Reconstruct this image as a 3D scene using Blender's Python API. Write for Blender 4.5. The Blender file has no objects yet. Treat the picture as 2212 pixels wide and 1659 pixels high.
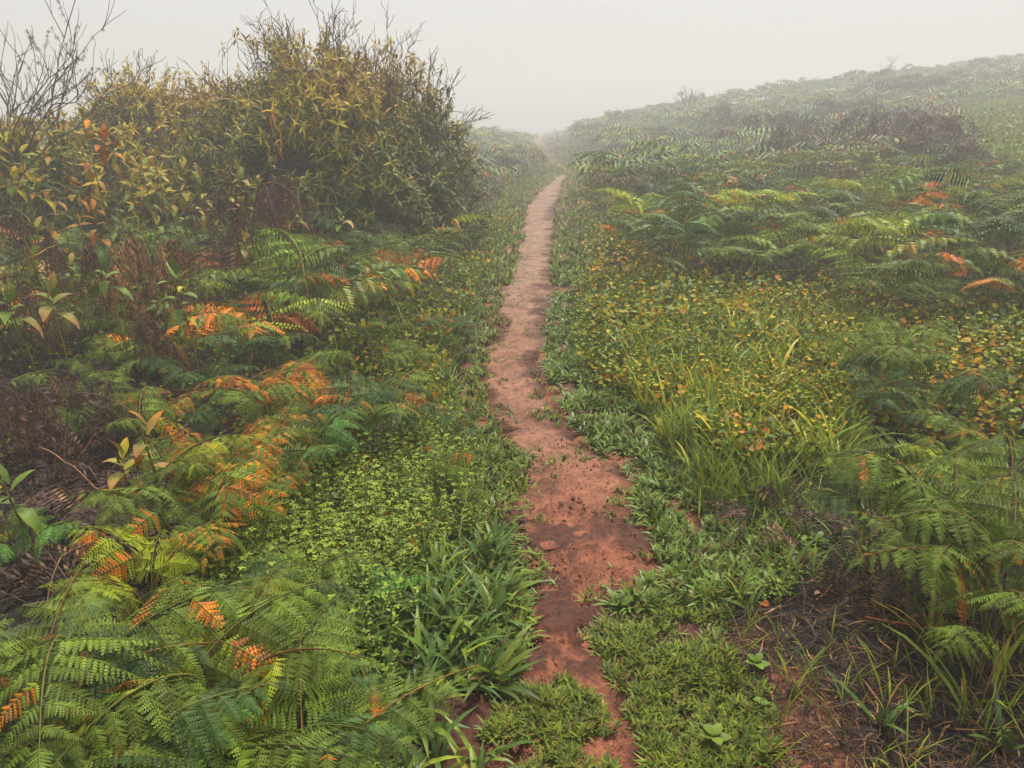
import bpy, math, random
import numpy as np
from mathutils import Vector, Matrix, Quaternion

random.seed(11)
RS = np.random.RandomState(7)
SC = bpy.context.scene
COL = SC.collection

# ------------------------------------------------------------------ camera, sky, sun, exposure
CAMZ = 1.6
PITCH = math.radians(18.5)
FPX, CX, CY = 1671.0, 1106.0, 829.5          # focal length and centre for a 2212 px wide view
cam_d = bpy.data.cameras.new('camera')
cam_d.sensor_width = 36.0
cam_d.lens = 36.0 * FPX / 2212.0
cam_d.clip_start = 0.05
cam_d.clip_end = 600
cam = bpy.data.objects.new('camera', cam_d)
cam.location = (0, 0, CAMZ)
cam.rotation_euler = (math.pi / 2 - PITCH, 0, 0)
COL.objects.link(cam)
SC.camera = cam

SUN_EL, SUN_AZ = math.radians(66), math.radians(25)
world = bpy.data.worlds.new('World')
SC.world = world
world.use_nodes = True
wn, wl = world.node_tree.nodes, world.node_tree.links
wn.clear()
wo = wn.new('ShaderNodeOutputWorld')
bg = wn.new('ShaderNodeBackground')
sky = wn.new('ShaderNodeTexSky')
sky.sky_type = 'NISHITA'
sky.sun_disc = False
sky.sun_elevation = SUN_EL
sky.sun_rotation = SUN_AZ
sky.dust_density = 5.0
hs = wn.new('ShaderNodeHueSaturation')
hs.inputs['Saturation'].default_value = 0.10
mx = wn.new('ShaderNodeMix')
mx.data_type = 'RGBA'
mx.inputs[0].default_value = 0.85            # closed cloud deck over the clear-sky model
mx.inputs[7].default_value = (5.6, 5.6, 5.58, 1)
wl.new(sky.outputs[0], hs.inputs['Color'])
wl.new(hs.outputs[0], mx.inputs[6])
wl.new(mx.outputs[2], bg.inputs['Color'])
bg.inputs['Strength'].default_value = 0.0500
wl.new(bg.outputs[0], wo.inputs['Surface'])

sun_d = bpy.data.lights.new('sun', 'SUN')
sun_d.energy = 1.5
sun_d.angle = math.radians(14)
sun_d.color = (1.0, 0.97, 0.93)
sun = bpy.data.objects.new('sun', sun_d)
sdir = Vector((math.sin(SUN_AZ) * math.cos(SUN_EL), math.cos(SUN_AZ) * math.cos(SUN_EL), math.sin(SUN_EL)))
sun.rotation_euler = sdir.to_track_quat('Z', 'Y').to_euler()
COL.objects.link(sun)

SC.render.engine = 'CYCLES'
SC.view_settings.view_transform = 'Standard'
SC.view_settings.look = 'None'
SC.view_settings.exposure = 1.46
SC.view_settings.gamma = 1.0
SC.view_settings.use_curve_mapping = False
cy = SC.cycles
cy.max_bounces = 5
cy.diffuse_bounces = 1
cy.glossy_bounces = 1
cy.transmission_bounces = 3
cy.transparent_max_bounces = 4
cy.volume_bounces = 1
cy.use_denoising = True
cy.caustics_reflective = False
cy.caustics_refractive = False
cy.sample_clamp_indirect = 4.0
FOG = 0.0124

# ------------------------------------------------------------------ small helpers
def _h(ix, iy, s):
    n = (ix * 374761393 + iy * 668265263 + s * 1442695041) & 0xffffffff
    n = ((n ^ (n >> 13)) * 1274126177) & 0xffffffff
    n = ((n ^ (n >> 15)) * 2246822519) & 0xffffffff
    return ((n ^ (n >> 16)) & 0xffff) / 65535.0

def vn(x, y, s=0):
    x = np.asarray(x, float); y = np.asarray(y, float)
    ix = np.floor(x).astype(np.int64); iy = np.floor(y).astype(np.int64)
    fx = x - ix; fy = y - iy
    fx = fx * fx * (3 - 2 * fx); fy = fy * fy * (3 - 2 * fy)
    a = _h(ix, iy, s); b = _h(ix + 1, iy, s); c = _h(ix, iy + 1, s); d = _h(ix + 1, iy + 1, s)
    return (a * (1 - fx) + b * fx) * (1 - fy) + (c * (1 - fx) + d * fx) * fy

def fbm(x, y, s=0, o=4):
    t = 0; a = 1; n = 0
    for i in range(o):
        t = t + a * vn(x * 2 ** i + 17.3 * i, y * 2 ** i - 9.1 * i, s + i); n += a; a *= 0.5
    return t / n

def ss(x, a, b):
    t = np.clip((np.asarray(x, float) - a) / (b - a), 0, 1)
    return t * t * (3 - 2 * t)

def ray(u, v):
    d = np.array([(u - CX) / FPX, 1.0, (CY - v) / FPX])
    c, s = math.cos(PITCH), math.sin(PITCH)
    return np.array([d[0], d[1] * c + d[2] * s, -d[1] * s + d[2] * c])

def flat(u, v):
    d = ray(u, v); t = CAMZ / -d[2]
    return d[0] * t, d[1] * t

# ------------------------------------------------------------------ lie of the land
# edges of the trodden path, read off the photograph and laid out on the ground in metres
_edge = [(1800, 1060, 1420), (1659, 1075, 1400), (1560, 1090, 1370), (1480, 1105, 1330), (1440, 1118, 1290), (1380, 1128, 1290), (1320, 1120, 1310),
         (1260, 1108, 1385), (1200, 1092, 1430), (1150, 1096, 1400), (1100, 1102, 1370), (1040, 1135, 1350), (1000, 1135, 1290), (960, 1090, 1255),
         (900, 1050, 1215), (850, 1046, 1190), (800, 1044, 1170), (750, 1060, 1168), (700, 1078, 1175), (650, 1084, 1188), (600, 1102, 1198),
         (560, 1113, 1200), (520, 1124, 1203), (480, 1128, 1200), (450, 1136, 1202), (420, 1158, 1214), (400, 1178, 1225), (380, 1192, 1238)]
_P = []
for v, l, r in _edge:
    xl, yl = flat(l, v); xr, yr = flat(r, v)
    _P.append((yl, xl, xr))
_P += [(27, 1.95, 2.35), (34, 1.75, 2.05), (50, 1.8, 2.15), (90, 2.6, 3.0), (170, 6, 6.5)]
_P = np.array(sorted([(-5.0, -0.1, 0.4)] + _P))
def PL(y): return np.interp(y, _P[:, 0], _P[:, 1])
def PR(y): return np.interp(y, _P[:, 0], _P[:, 2])
def PC(y): return (PL(y) + PR(y)) / 2

def H(x, y, rough=True):
    x = np.asarray(x, float); y = np.asarray(y, float)
    dr = np.maximum(0, x - PR(y)); dl = np.maximum(0, PL(y) - x)
    a = 0.02 + 0.42 * np.clip((y - 2.0) / 53, 0, 1)
    raw = a * np.power(np.maximum(0, dr - 0.3), 0.75) + 0.05 * ss(dr, 0.05, 0.7)
    raw = raw * (1 - 0.6 * ss(y, 60, 110))
    hr = 9 * np.tanh(raw / 9)
    hl = 0.05 * ss(dl, 0.05, 0.6) + 0.9 * ss(y, 22, 45) * ss(dl, 1, 8) - 0.10 * ss(dl, 2, 6) * (1 - ss(y, 5, 12))
    h = hr + hl
    if rough:
        off = ss(dr + dl, 0.0, 0.8)
        h = h + off * ((fbm(x * 0.9, y * 0.9, 3) - 0.5) * 0.16 + (fbm(x * 5, y * 5, 8) - 0.5) * 0.04)
        h = h + (1 - off) * (fbm(x * 6, y * 6, 5) - 0.5) * 0.018
    return h

def at(u, v, up=0.0):
    """where the line of sight through a photo point meets the surface UP metres above the ground"""
    d = ray(u, v)
    t = 0.6; prev = t
    while t < 200:
        p = d * t
        if CAMZ + p[2] < float(H(p[0], p[1], False)) + up:
            lo, hi = prev, t
            for _ in range(25):
                m = (lo + hi) / 2; p = d * m
                if CAMZ + p[2] < float(H(p[0], p[1], False)) + up: hi = m
                else: lo = m
            p = d * hi
            return p[0], p[1]
        prev = t; t *= 1.02
    return d[0] * 60, d[1] * 60

def zone(px, up=0.0):
    return np.array([at(u, v, up) for u, v in px])

def inside(x, y, poly, warp=.45):
    x = x + (fbm(x * 2.3, y * 2.3, 171) - .5) * warp + (fbm(x * 9, y * 9, 173) - .5) * warp * .4
    y = y + (fbm(x * 2.3, y * 2.3, 172) - .5) * warp * 1.3
    r = np.zeros(len(x), bool); n = len(poly)
    for i in range(n):
        x1, y1 = poly[i]; x2, y2 = poly[(i + 1) % n]
        c = ((y1 > y) != (y2 > y)) & (x < (x2 - x1) * (y - y1) / (y2 - y1 + 1e-12) + x1)
        r ^= c
    return r

def pdist(x, y):
    """distance outside the path edges, negative on the path"""
    return np.maximum(PL(y) - x, x - PR(y))

# ------------------------------------------------------------------ geometry containers
class Geo:
    def __init__(s): s.V = []; s.T = []; s.C = []; s.n = 0
    def add(s, V, T, C):
        V = np.asarray(V, float).reshape(-1, 3); T = np.asarray(T, int).reshape(-1, 3)
        C = np.asarray(C, float)
        if C.ndim == 1: C = np.tile(C, (len(V), 1))
        s.V.append(V); s.T.append(T + s.n); s.C.append(C); s.n += len(V)
        return s
    def get(s):
        return np.concatenate(s.V), np.concatenate(s.T), np.concatenate(s.C)
    def put(s, g, R=None, t=(0, 0, 0), sc=1.0, tint=1.0):
        V, T, C = g
        V = V * sc
        if R is not None: V = V @ np.asarray(R).T
        s.add(V + np.asarray(t), T, C * np.asarray(tint)); return s

def scatter(G, g, pos, R, sc, tint):
    """many copies of the arrays g=(V,T,C), in one go"""
    V, T, C = g; N = len(pos)
    if N == 0: return
    VV = np.einsum('nij,vj->nvi', R, V) * np.asarray(sc).reshape(-1, 1, 1) + pos[:, None, :]
    TT = T[None] + (np.arange(N) * len(V))[:, None, None]
    CC = C[None] * tint[:, None, :]
    G.add(VV.reshape(-1, 3), TT.reshape(-1, 3), CC.reshape(-1, 3))

def mesh_of(name, g, mats, smooth=False):
    V, T, C = g
    me = bpy.data.meshes.new(name)
    me.vertices.add(len(V)); me.vertices.foreach_set('co', V.astype(np.float32).ravel())
    me.loops.add(len(T) * 3); me.loops.foreach_set('vertex_index', T.astype(np.int32).ravel())
    me.polygons.add(len(T)); me.polygons.foreach_set('loop_start', np.arange(0, len(T) * 3, 3, dtype=np.int32))
    if smooth: me.polygons.foreach_set('use_smooth', np.ones(len(T), bool))
    a = me.color_attributes.new('tint', 'FLOAT_COLOR', 'POINT')
    cc = np.ones((len(V), 4), np.float32); cc[:, :3] = np.clip(C, 0, 1)
    a.data.foreach_set('color', cc.ravel())
    me.materials.append(mats)
    me.update(); me.validate()
    return me

def obj(name, me, parent=None, loc=(0, 0, 0), quat=None, sc=1.0):
    o = bpy.data.objects.new(name, me)
    COL.objects.link(o)
    if parent is not None: o.parent = parent
    o.location = loc
    if quat is not None:
        o.rotation_mode = 'QUATERNION'; o.rotation_quaternion = quat
    o.scale = (sc, sc, sc) if np.isscalar(sc) else sc
    return o

def tag(o, label, cat=None, group=None, kind=None):
    if label: o['label'] = label
    if cat: o['category'] = cat
    if group: o['group'] = group
    if kind: o['kind'] = kind
    return o

def rotz(a):
    a = np.asarray(a, float); z = np.zeros_like(a); o = np.ones_like(a); c = np.cos(a); s = np.sin(a)
    return np.stack([np.stack([c, -s, z], -1), np.stack([s, c, z], -1), np.stack([z, z, o], -1)], -2)
def roty(a):
    a = np.asarray(a, float); z = np.zeros_like(a); o = np.ones_like(a); c = np.cos(a); s = np.sin(a)
    return np.stack([np.stack([c, z, s], -1), np.stack([z, o, z], -1), np.stack([-s, z, c], -1)], -2)
def rotx(a):
    a = np.asarray(a, float); z = np.zeros_like(a); o = np.ones_like(a); c = np.cos(a); s = np.sin(a)
    return np.stack([np.stack([o, z, z], -1), np.stack([z, c, -s], -1), np.stack([z, s, c], -1)], -2)
def quat_of(R): return Matrix([list(map(float, r)) for r in R]).to_quaternion()

def tube(G, pts, r0, r1, col, k=3):
    pts = np.asarray(pts, float); n = len(pts)
    tan = np.gradient(pts, axis=0); tan /= np.linalg.norm(tan, axis=1)[:, None] + 1e-9
    ref = np.array([0.31, 0.2, 0.93]); 
    s = np.cross(tan, ref); s /= np.linalg.norm(s, axis=1)[:, None] + 1e-9
    w = np.cross(s, tan)
    r = np.linspace(r0, r1, n)
    V = []
    for j in range(k):
        a = 2 * math.pi * j / k
        V.append(pts + (s * math.cos(a) + w * math.sin(a)) * r[:, None])
    V = np.stack(V, 1).reshape(-1, 3)
    T = []
    for i in range(n - 1):
        for j in range(k):
            a = i * k + j; b = i * k + (j + 1) % k
            T += [(a, b, b + k), (a, b + k, a + k)]
    G.add(V, T, col)

def ribbon(G, pts, w, col, side=None, fold=0.0, cols=None):
    """leaf blade along pts, half-width list w, optional fold; last point is the tip"""
    pts = np.asarray(pts, float); n = len(pts)
    tan = np.gradient(pts, axis=0); tan /= np.linalg.norm(tan, axis=1)[:, None] + 1e-9
    if side is None: side = np.array([0, 1, 0.0])
    s = side - (tan @ side)[:, None] * tan; s /= np.linalg.norm(s, axis=1)[:, None] + 1e-9
    nrm = np.cross(tan, s)
    w = np.asarray(w)[:, None]
    if fold:
        V = np.concatenate([pts - s * w + nrm * w * fold, pts, pts + s * w + nrm * w * fold])
        T = []
        for i in range(n - 1):
            for a in (0, n):
                T += [(a + i, a + i + 1, a + n + i + 1), (a + i, a + n + i + 1, a + n + i)]
        C = None if cols is None else np.concatenate([cols, np.asarray(cols) * 1.12, cols])
    else:
        V = np.concatenate([pts - s * w, pts + s * w])
        T = []
        for i in range(n - 1):
            T += [(i, i + 1, n + i + 1), (i, n + i + 1, n + i)]
        C = None if cols is None else np.concatenate([cols, cols])
    G.add(V, T, col if C is None else C)

# ------------------------------------------------------------------ materials
def leaf_mat(name, trans=0.3, rough=0.42, spec=0.5, var=0.28, nscale=22.0, hue=0.007, orr=.22):
    m = bpy.data.materials.new(name); m.use_nodes = True
    n, l = m.node_tree.nodes, m.node_tree.links; n.clear()
    out = n.new('ShaderNodeOutputMaterial')
    at_ = n.new('ShaderNodeAttribute'); at_.attribute_name = 'tint'
    inf = n.new('ShaderNodeObjectInfo')
    tc = n.new('ShaderNodeNewGeometry')
    no = n.new('ShaderNodeTexNoise'); no.inputs['Scale'].default_value = nscale; no.inputs['Detail'].default_value = 1.0
    l.new(tc.outputs['Position'], no.inputs['Vector'])
    mr = n.new('ShaderNodeMapRange'); mr.inputs[1].default_value = 0.3; mr.inputs[2].default_value = 0.7
    mr.inputs[3].default_value = 1 - var; mr.inputs[4].default_value = 1 + var
    l.new(no.outputs[0], mr.inputs[0])
    mo = n.new('ShaderNodeMapRange'); mo.inputs[3].default_value = 1 - orr; mo.inputs[4].default_value = 1 + orr
    l.new(inf.outputs['Random'], mo.inputs[0])
    mu = n.new('ShaderNodeMath'); mu.operation = 'MULTIPLY'
    l.new(mr.outputs[0], mu.inputs[0]); l.new(mo.outputs[0], mu.inputs[1])
    mh = n.new('ShaderNodeMapRange'); mh.inputs[3].default_value = 0.5 - hue; mh.inputs[4].default_value = 0.5 + hue
    l.new(inf.outputs['Random'], mh.inputs[0])
    hv = n.new('ShaderNodeHueSaturation')
    hv.inputs['Saturation'].default_value = 1.04
    l.new(at_.outputs['Color'], hv.inputs['Color']); l.new(mu.outputs[0], hv.inputs['Value']); l.new(mh.outputs[0], hv.inputs['Hue'])
    pb = n.new('ShaderNodeBsdfPrincipled')
    pb.inputs['Roughness'].default_value = rough
    pb.inputs['Specular IOR Level'].default_value = spec
    l.new(hv.outputs[0], pb.inputs['Base Color'])
    if trans > 0:
        tr = n.new('ShaderNodeBsdfTranslucent'); ms = n.new('ShaderNodeMixShader'); ms.inputs[0].default_value = trans
        l.new(hv.outputs[0], tr.inputs['Color'])
        l.new(pb.outputs[0], ms.inputs[1]); l.new(tr.outputs[0], ms.inputs[2]); l.new(ms.outputs[0], out.inputs['Surface'])
    else:
        l.new(pb.outputs[0], out.inputs['Surface'])
    return m

def soil_mat(name):
    m = bpy.data.materials.new(name); m.use_nodes = True
    n, l = m.node_tree.nodes, m.node_tree.links; n.clear()
    out = n.new('ShaderNodeOutputMaterial'); pb = n.new('ShaderNodeBsdfPrincipled')
    at_ = n.new('ShaderNodeAttribute'); at_.attribute_name = 'tint'
    tc = n.new('ShaderNodeNewGeometry')
    def noise(s, d):
        q = n.new('ShaderNodeTexNoise'); q.inputs['Scale'].default_value = s; q.inputs['Detail'].default_value = d
        q.inputs['Roughness'].default_value = 0.65
        l.new(tc.outputs['Position'], q.inputs['Vector']); return q
    n1 = noise(9, 5); n2 = noise(70, 4)
    r1 = n.new('ShaderNodeMapRange'); r1.inputs[1].default_value = .3; r1.inputs[2].default_value = .7; r1.inputs[3].default_value = .72; r1.inputs[4].default_value = 1.25
    r2 = n.new('ShaderNodeMapRange'); r2.inputs[1].default_value = .3; r2.inputs[2].default_value = .7; r2.inputs[3].default_value = .6; r2.inputs[4].default_value = 1.3
    l.new(n1.outputs[0], r1.inputs[0]); l.new(n2.outputs[0], r2.inputs[0])
    mu = n.new('ShaderNodeMath'); mu.operation = 'MULTIPLY'; l.new(r1.outputs[0], mu.inputs[0]); l.new(r2.outputs[0], mu.inputs[1])
    hv = n.new('ShaderNodeHueSaturation'); l.new(at_.outputs['Color'], hv.inputs['Color']); l.new(mu.outputs[0], hv.inputs['Value'])
    l.new(hv.outputs[0], pb.inputs['Base Color'])
    pb.inputs['Roughness'].default_value = 0.75
    pb.inputs['Specular IOR Level'].default_value = 0.3
    b1 = n.new('ShaderNodeBump'); b1.inputs['Strength'].default_value = .8; b1.inputs['Distance'].default_value = .02
    b2 = n.new('ShaderNodeBump'); b2.inputs['Strength'].default_value = .9; b2.inputs['Distance'].default_value = .008
    l.new(n1.outputs[0], b1.inputs['Height']); l.new(n2.outputs[0], b2.inputs['Height']); l.new(b1.outputs[0], b2.inputs['Normal'])
    l.new(b2.outputs[0], pb.inputs['Normal'])
    l.new(pb.outputs[0], out.inputs['Surface'])
    return m

M_FERN = leaf_mat('fern_leaf', 0.08, 0.5, 0.22, orr=.40)
M_LEAF = leaf_mat('broad_leaf', 0.12, 0.5, 0.22, nscale=14)
M_GRASS = leaf_mat('grass_blade', 0.12, 0.42, 0.32)
M_DEAD = leaf_mat('dead_plant', 0.05, 0.65, 0.25, 0.4, 30)
M_BARK = leaf_mat('bark', 0.0, 0.8, 0.2, 0.35, 60)
M_SOIL = soil_mat('clay_soil')

G_MID = np.array((.145, .200, .026)); G_DARK = np.array((.072, .122, .034)); G_YEL = np.array((.30, .34, .026)); G_BRI = np.array((.165, .27, .032))
ORANGE = np.array((.72, .22, .04)); GOLD = np.array((.56, .32, .035)); BROWN = np.array((.085, .050, .040)); TAN = np.array((.42, .22, .11))
PURPLE = np.array((.13, .075, .068)); BLACK = np.array((.020, .014, .011))
RED = np.array((.330, .108, .050)); REDDK = np.array((.105, .033, .017)); DKSOIL = np.array((.042, .020, .012)); PINK = np.array((.37, .215, .135))

# ------------------------------------------------------------------ ground and path
def soil_colour(x, y):
    d = pdist(x, y)
    n1 = fbm(x * 2.2, y * 2.2, 21); n2 = fbm(x * 7, y * 7, 31)
    right = (x > PC(y))
    # red clay shows along the path and under the foreground mat, black litter away from it
    near = 1 - ss(y, 2.0, 3.6)
    near2 = 1 - ss(y, 2.0, 2.7)
    reach = np.where(right, 0.08 + 0.16 * near + .14 * near2, 0.05 + 0.12 * near + .10 * near2)
    k = 1 - ss(d + (n1 - .5) * .30 + (n2 - .5) * .14, reach, reach + 0.22)
    c = DKSOIL * (0.75 + .5 * n2)[..., None] * 0.8
    k2 = 1 - ss(d + (n1 - .5) * .8, 0.35, 1.0)
    c = BLACK * (1 - k2)[..., None] + c * k2[..., None]
    red = RED * (1 - ss(n1 + (n2 - .5) * .5, .38, .62))[..., None] + REDDK * ss(n1 + (n2 - .5) * .5, .38, .62)[..., None]
    return c * (1 - k)[..., None] + red * k[..., None]

def grid_mesh(X, Y, Z, C, name, mat):
    r, c = X.shape
    idx = np.arange(r * c).reshape(r, c)
    a = idx[:-1, :-1].ravel(); b = idx[:-1, 1:].ravel(); d = idx[1:, :-1].ravel(); e = idx[1:, 1:].ravel()
    T = np.concatenate([np.stack([a, b, e], 1), np.stack([a, e, d], 1)])
    return mesh_of(name, (np.stack([X.ravel(), Y.ravel(), Z.ravel()], 1), T, C.reshape(-1, 3)), mat, True)

ys = list(np.arange(-6, 1.2, .2)); y = 1.2
while y < 175: ys.append(y); y += max(.03, .015 * y)
ys = np.array(ys)
u = np.linspace(-1, 1, 181)
off = np.sinh(u * 6.6) / math.sinh(6.6) * 110
Y, U = np.meshgrid(ys, off, indexing='ij')
X = PC(Y) * (1 - ss(np.abs(U), 30, 110)) + U
Z = H(X, Y)
dd = pdist(X, Y)
Z = Z + (fbm(X * 14, Y * 14, 40) - .5) * .022 * (1 - ss(Y, 8, 14)) - .035 * (1 - ss(dd, -.06, .03))
ground = obj('ground', grid_mesh(X, Y, Z, soil_colour(X, Y), 'ground', M_SOIL))
tag(ground, 'dark litter covered ground of the foggy hillside with red clay showing beside the path', kind='structure')

ys = []; y = -4.0
while y < 100: ys.append(y); y += .1 if y < 1.2 else max(.012, .007 * y)
ys = np.array(ys); w = np.linspace(-.22, 1.22, 46)
Y, W = np.meshgrid(ys, w, indexing='ij')
wob = (fbm(Y * 2.5, W * 0 + 3, 60) - .5) * .26 + (fbm(Y * 11, W * 0 + 9, 61) - .5) * .20
wob2 = (fbm(Y * 2.5, W * 0 + 30, 62) - .5) * .26 + (fbm(Y * 11, W * 0 + 29, 63) - .5) * .20
L_ = PL(Y) + wob * (1 - W); R_ = PR(Y) + wob2 * W
X = L_ + (R_ - L_) * W
edge = np.maximum(0, np.abs(W - .5) - .36) / .36
nA = fbm(X * 5, Y * 5, 70); nB = fbm(X * 16, Y * 16, 71); nC = fbm(X * 50, Y * 50, 72, 3)
near = 1 - ss(Y, 2.6, 4.2)
# gully and lumps worn by water in the nearest stretch
g1x, g1y = flat(1215, 1190); g2x, g2y = flat(1140, 880); 
gul = np.exp(-(((X - g1x - .10 * np.sin(Y * 9)) / .10) ** 2 + ((Y - g1y) / .42) ** 2))
g3x, g3y = flat(1150, 905)
gul2 = np.exp(-(((X - g3x) / .13) ** 2 + ((Y - g3y) / .10) ** 2))
Z = H(X, Y) + .016 - .075 * edge ** 1.5 + (nA - .5) * (.018 + .04 * near) + (nB - .5) * (.010 + .034 * near) + (nC - .5) * (.005 + .014 * near)
Z = Z - gul * .03 - gul2 * .018
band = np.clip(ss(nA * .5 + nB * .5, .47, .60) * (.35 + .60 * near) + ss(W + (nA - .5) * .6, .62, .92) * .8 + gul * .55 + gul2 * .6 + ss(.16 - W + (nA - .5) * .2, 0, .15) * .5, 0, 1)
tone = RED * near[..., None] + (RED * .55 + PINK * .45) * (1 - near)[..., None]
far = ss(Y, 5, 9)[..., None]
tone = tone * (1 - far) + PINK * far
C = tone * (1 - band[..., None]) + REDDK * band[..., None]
C = C * (1 - .38 * ss(nC, .52, .68)[..., None]) * (1 + .16 * ss(nB, .6, .75))[..., None]
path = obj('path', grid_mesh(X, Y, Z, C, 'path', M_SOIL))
tag(path, 'narrow trodden path of bare red clay running into the fog', kind='structure')

# dried lumps of clay standing proud of the worn surface
def clod(seed):
    r = np.random.RandomState(seed); n = 9
    a = np.linspace(0, 2 * math.pi, n, endpoint=False) + r.uniform(-.2, .2, n)
    rad = r.uniform(.75, 1.1, n)
    V = [(0, 0, .34)]
    for k, (rr, z) in enumerate(((.55, .32), (.86, .22), (1.0, -.25))):
        for i in range(n): V.append((math.cos(a[i]) * rad[i] * rr, math.sin(a[i]) * rad[i] * rr, z + r.uniform(-.04, .04)))
    T = [(0, 1 + i, 1 + (i + 1) % n) for i in range(n)]
    for k in range(2):
        for i in range(n):
            p = 1 + k * n + i; q = 1 + k * n + (i + 1) % n
            T += [(p, p + n, q + n), (p, q + n, q)]
    return mesh_of('soil_clod', (np.array(V), np.array(T), np.tile(RED * 1.02, (len(V), 1))), M_SOIL, True)
clods = [clod(s) for s in range(6)]
for i, (u_, v_, s_) in enumerate([(1262, 1158, .050), (1240, 1185, .036), (1278, 1190, .030), (1300, 1178, .028), (1232, 1210, .030), (1264, 1210, .026),
                                  (1268, 1385, .045), (1306, 1350, .040), (1247, 1372, .026), (1265, 1415, .040), (1300, 1405, .030), (1318, 1312, .034),
                                  (1352, 1290, .030), (1185, 1180, .045), (1165, 1215, .035), (1212, 1120, .03), (1330, 1420, .03), (1175, 1470, .035),
                                  (1290, 1445, .03), (1380, 1395, .028), (1225, 1440, .03), (1345, 1365, .025)]):
    x_, y_ = at(u_, v_)
    o = obj('soil_clod', clods[i % 6], path, (x_, y_, float(H(x_, y_)) + .004), quat_of(rotz(i * 1.7)), (s_, s_ * .8, s_ * .30))

# ------------------------------------------------------------------ bracken
def comb(L, W, nt, col):
    """one pinnule: midrib with slanting lobes either side"""
    V = []; T = []
    st = L / nt
    for k in range(nt):
        x = st * (k + .15); w = W * (1 - (x / L)) ** .55 * (1.0 if k else .85)
        for sg in (1, -1):
            b = len(V)
            V += [(x, 0, 0), (x + st * .82, 0, 0), (x + st * 1.02, sg * w, -.22 * w), (x + st * .48, sg * w * .96, -.22 * w)]
            T += [(b, b + 1, b + 2), (b, b + 2, b + 3)]
    b = len(V)
    V += [(L * .93, W * .12, 0), (L * .93, -W * .12, 0), (L * 1.08, 0, -.01 * L)]; T += [(b, b + 1, b + 2)]
    return np.array(V), np.array(T), np.tile(col, (len(V), 1))

def pinna(seed, lod, col, col2=None, mix=0.0, droop=.22, dead=False):
    """a primary pinna of unit length along +X, drooping towards its tip"""
    r = np.random.RandomState(seed)
    G = Geo(); npair = (16, 11, 5, 1)[lod]
    def curve(t): return np.array([t - .06 * t * t, 0, -droop * t * t])
    if lod == 3:
        c = col * r.uniform(.8, 1.2)
        V = np.array([(0, .03, 0), (.3, .12, -.10), (.3, -.12, -.10), (0, -.03, 0), (1, 0, -droop - .25)])
        G.add(V, [(0, 1, 4), (0, 4, 3), (3, 4, 2)], c); return G.get()
    stem = np.array((.15, .19, .03)) if not dead else BROWN * 1.3
    if lod < 2: tube(G, [curve(t) for t in np.linspace(0, .98, 5 if lod == 0 else 3)], .0050, .002, stem)
    for i in range(npair):
        t = .05 + .93 * ((i + .5) / npair) ** .93
        sh = (1 - t) ** .72 * (.86 if i == 0 else 1)
        L = (.25, .27, .30, .3)[lod] * sh + .012
        for sg in (1, -1):
            a = sg * math.radians(76 - 24 * t + r.uniform(-4, 4))
            pitch = math.atan(2 * droop * t)
            c = col * r.uniform(.82, 1.2)
            if col2 is G_YEL and mix > .9: c = (G_YEL * .85 if r.rand() > t * 2.6 + .1 else col if r.rand() > t * .55 else np.array((.30, .12, .04))) * r.uniform(.7, 1.15)
            elif col2 is not None and r.rand() < mix * (.35 + 1.3 * t): c = col2 * r.uniform(.8, 1.15)
            tilt = math.radians((6 if lod == 0 else 22) + 20 * r.rand()) if not dead else math.radians(45 * r.rand() + 15)
            R = roty(pitch) @ rotz(a) @ roty(tilt) @ rotx(r.uniform(-.25, .25) * (3 if dead else 1))
            Lr = L * r.uniform(.9, 1.06)
            if lod == 0: g = comb(Lr, .029 * sh + .009, max(3, int(8 * sh)), c)
            elif lod == 1:
                w = (.034 if not dead else .018) * sh + .008
                V = np.array([(0, 0, 0), (Lr * .38, w, -.2 * w), (Lr, 0, -.01), (Lr * .38, -w, -.2 * w)])
                g = (V, np.array([(0, 2, 1), (0, 3, 2)]), np.tile(c, (4, 1)))
            else:
                w = .10 * sh + .018
                V = np.array([(0, w * .6, 0), (0, -w * .6, 0), (Lr, 0, -.02)])
                g = (V, np.array([(0, 1, 2)]), np.tile(c, (3, 1)))
            G.put(g, R, curve(t))
    return G.get()

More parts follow.
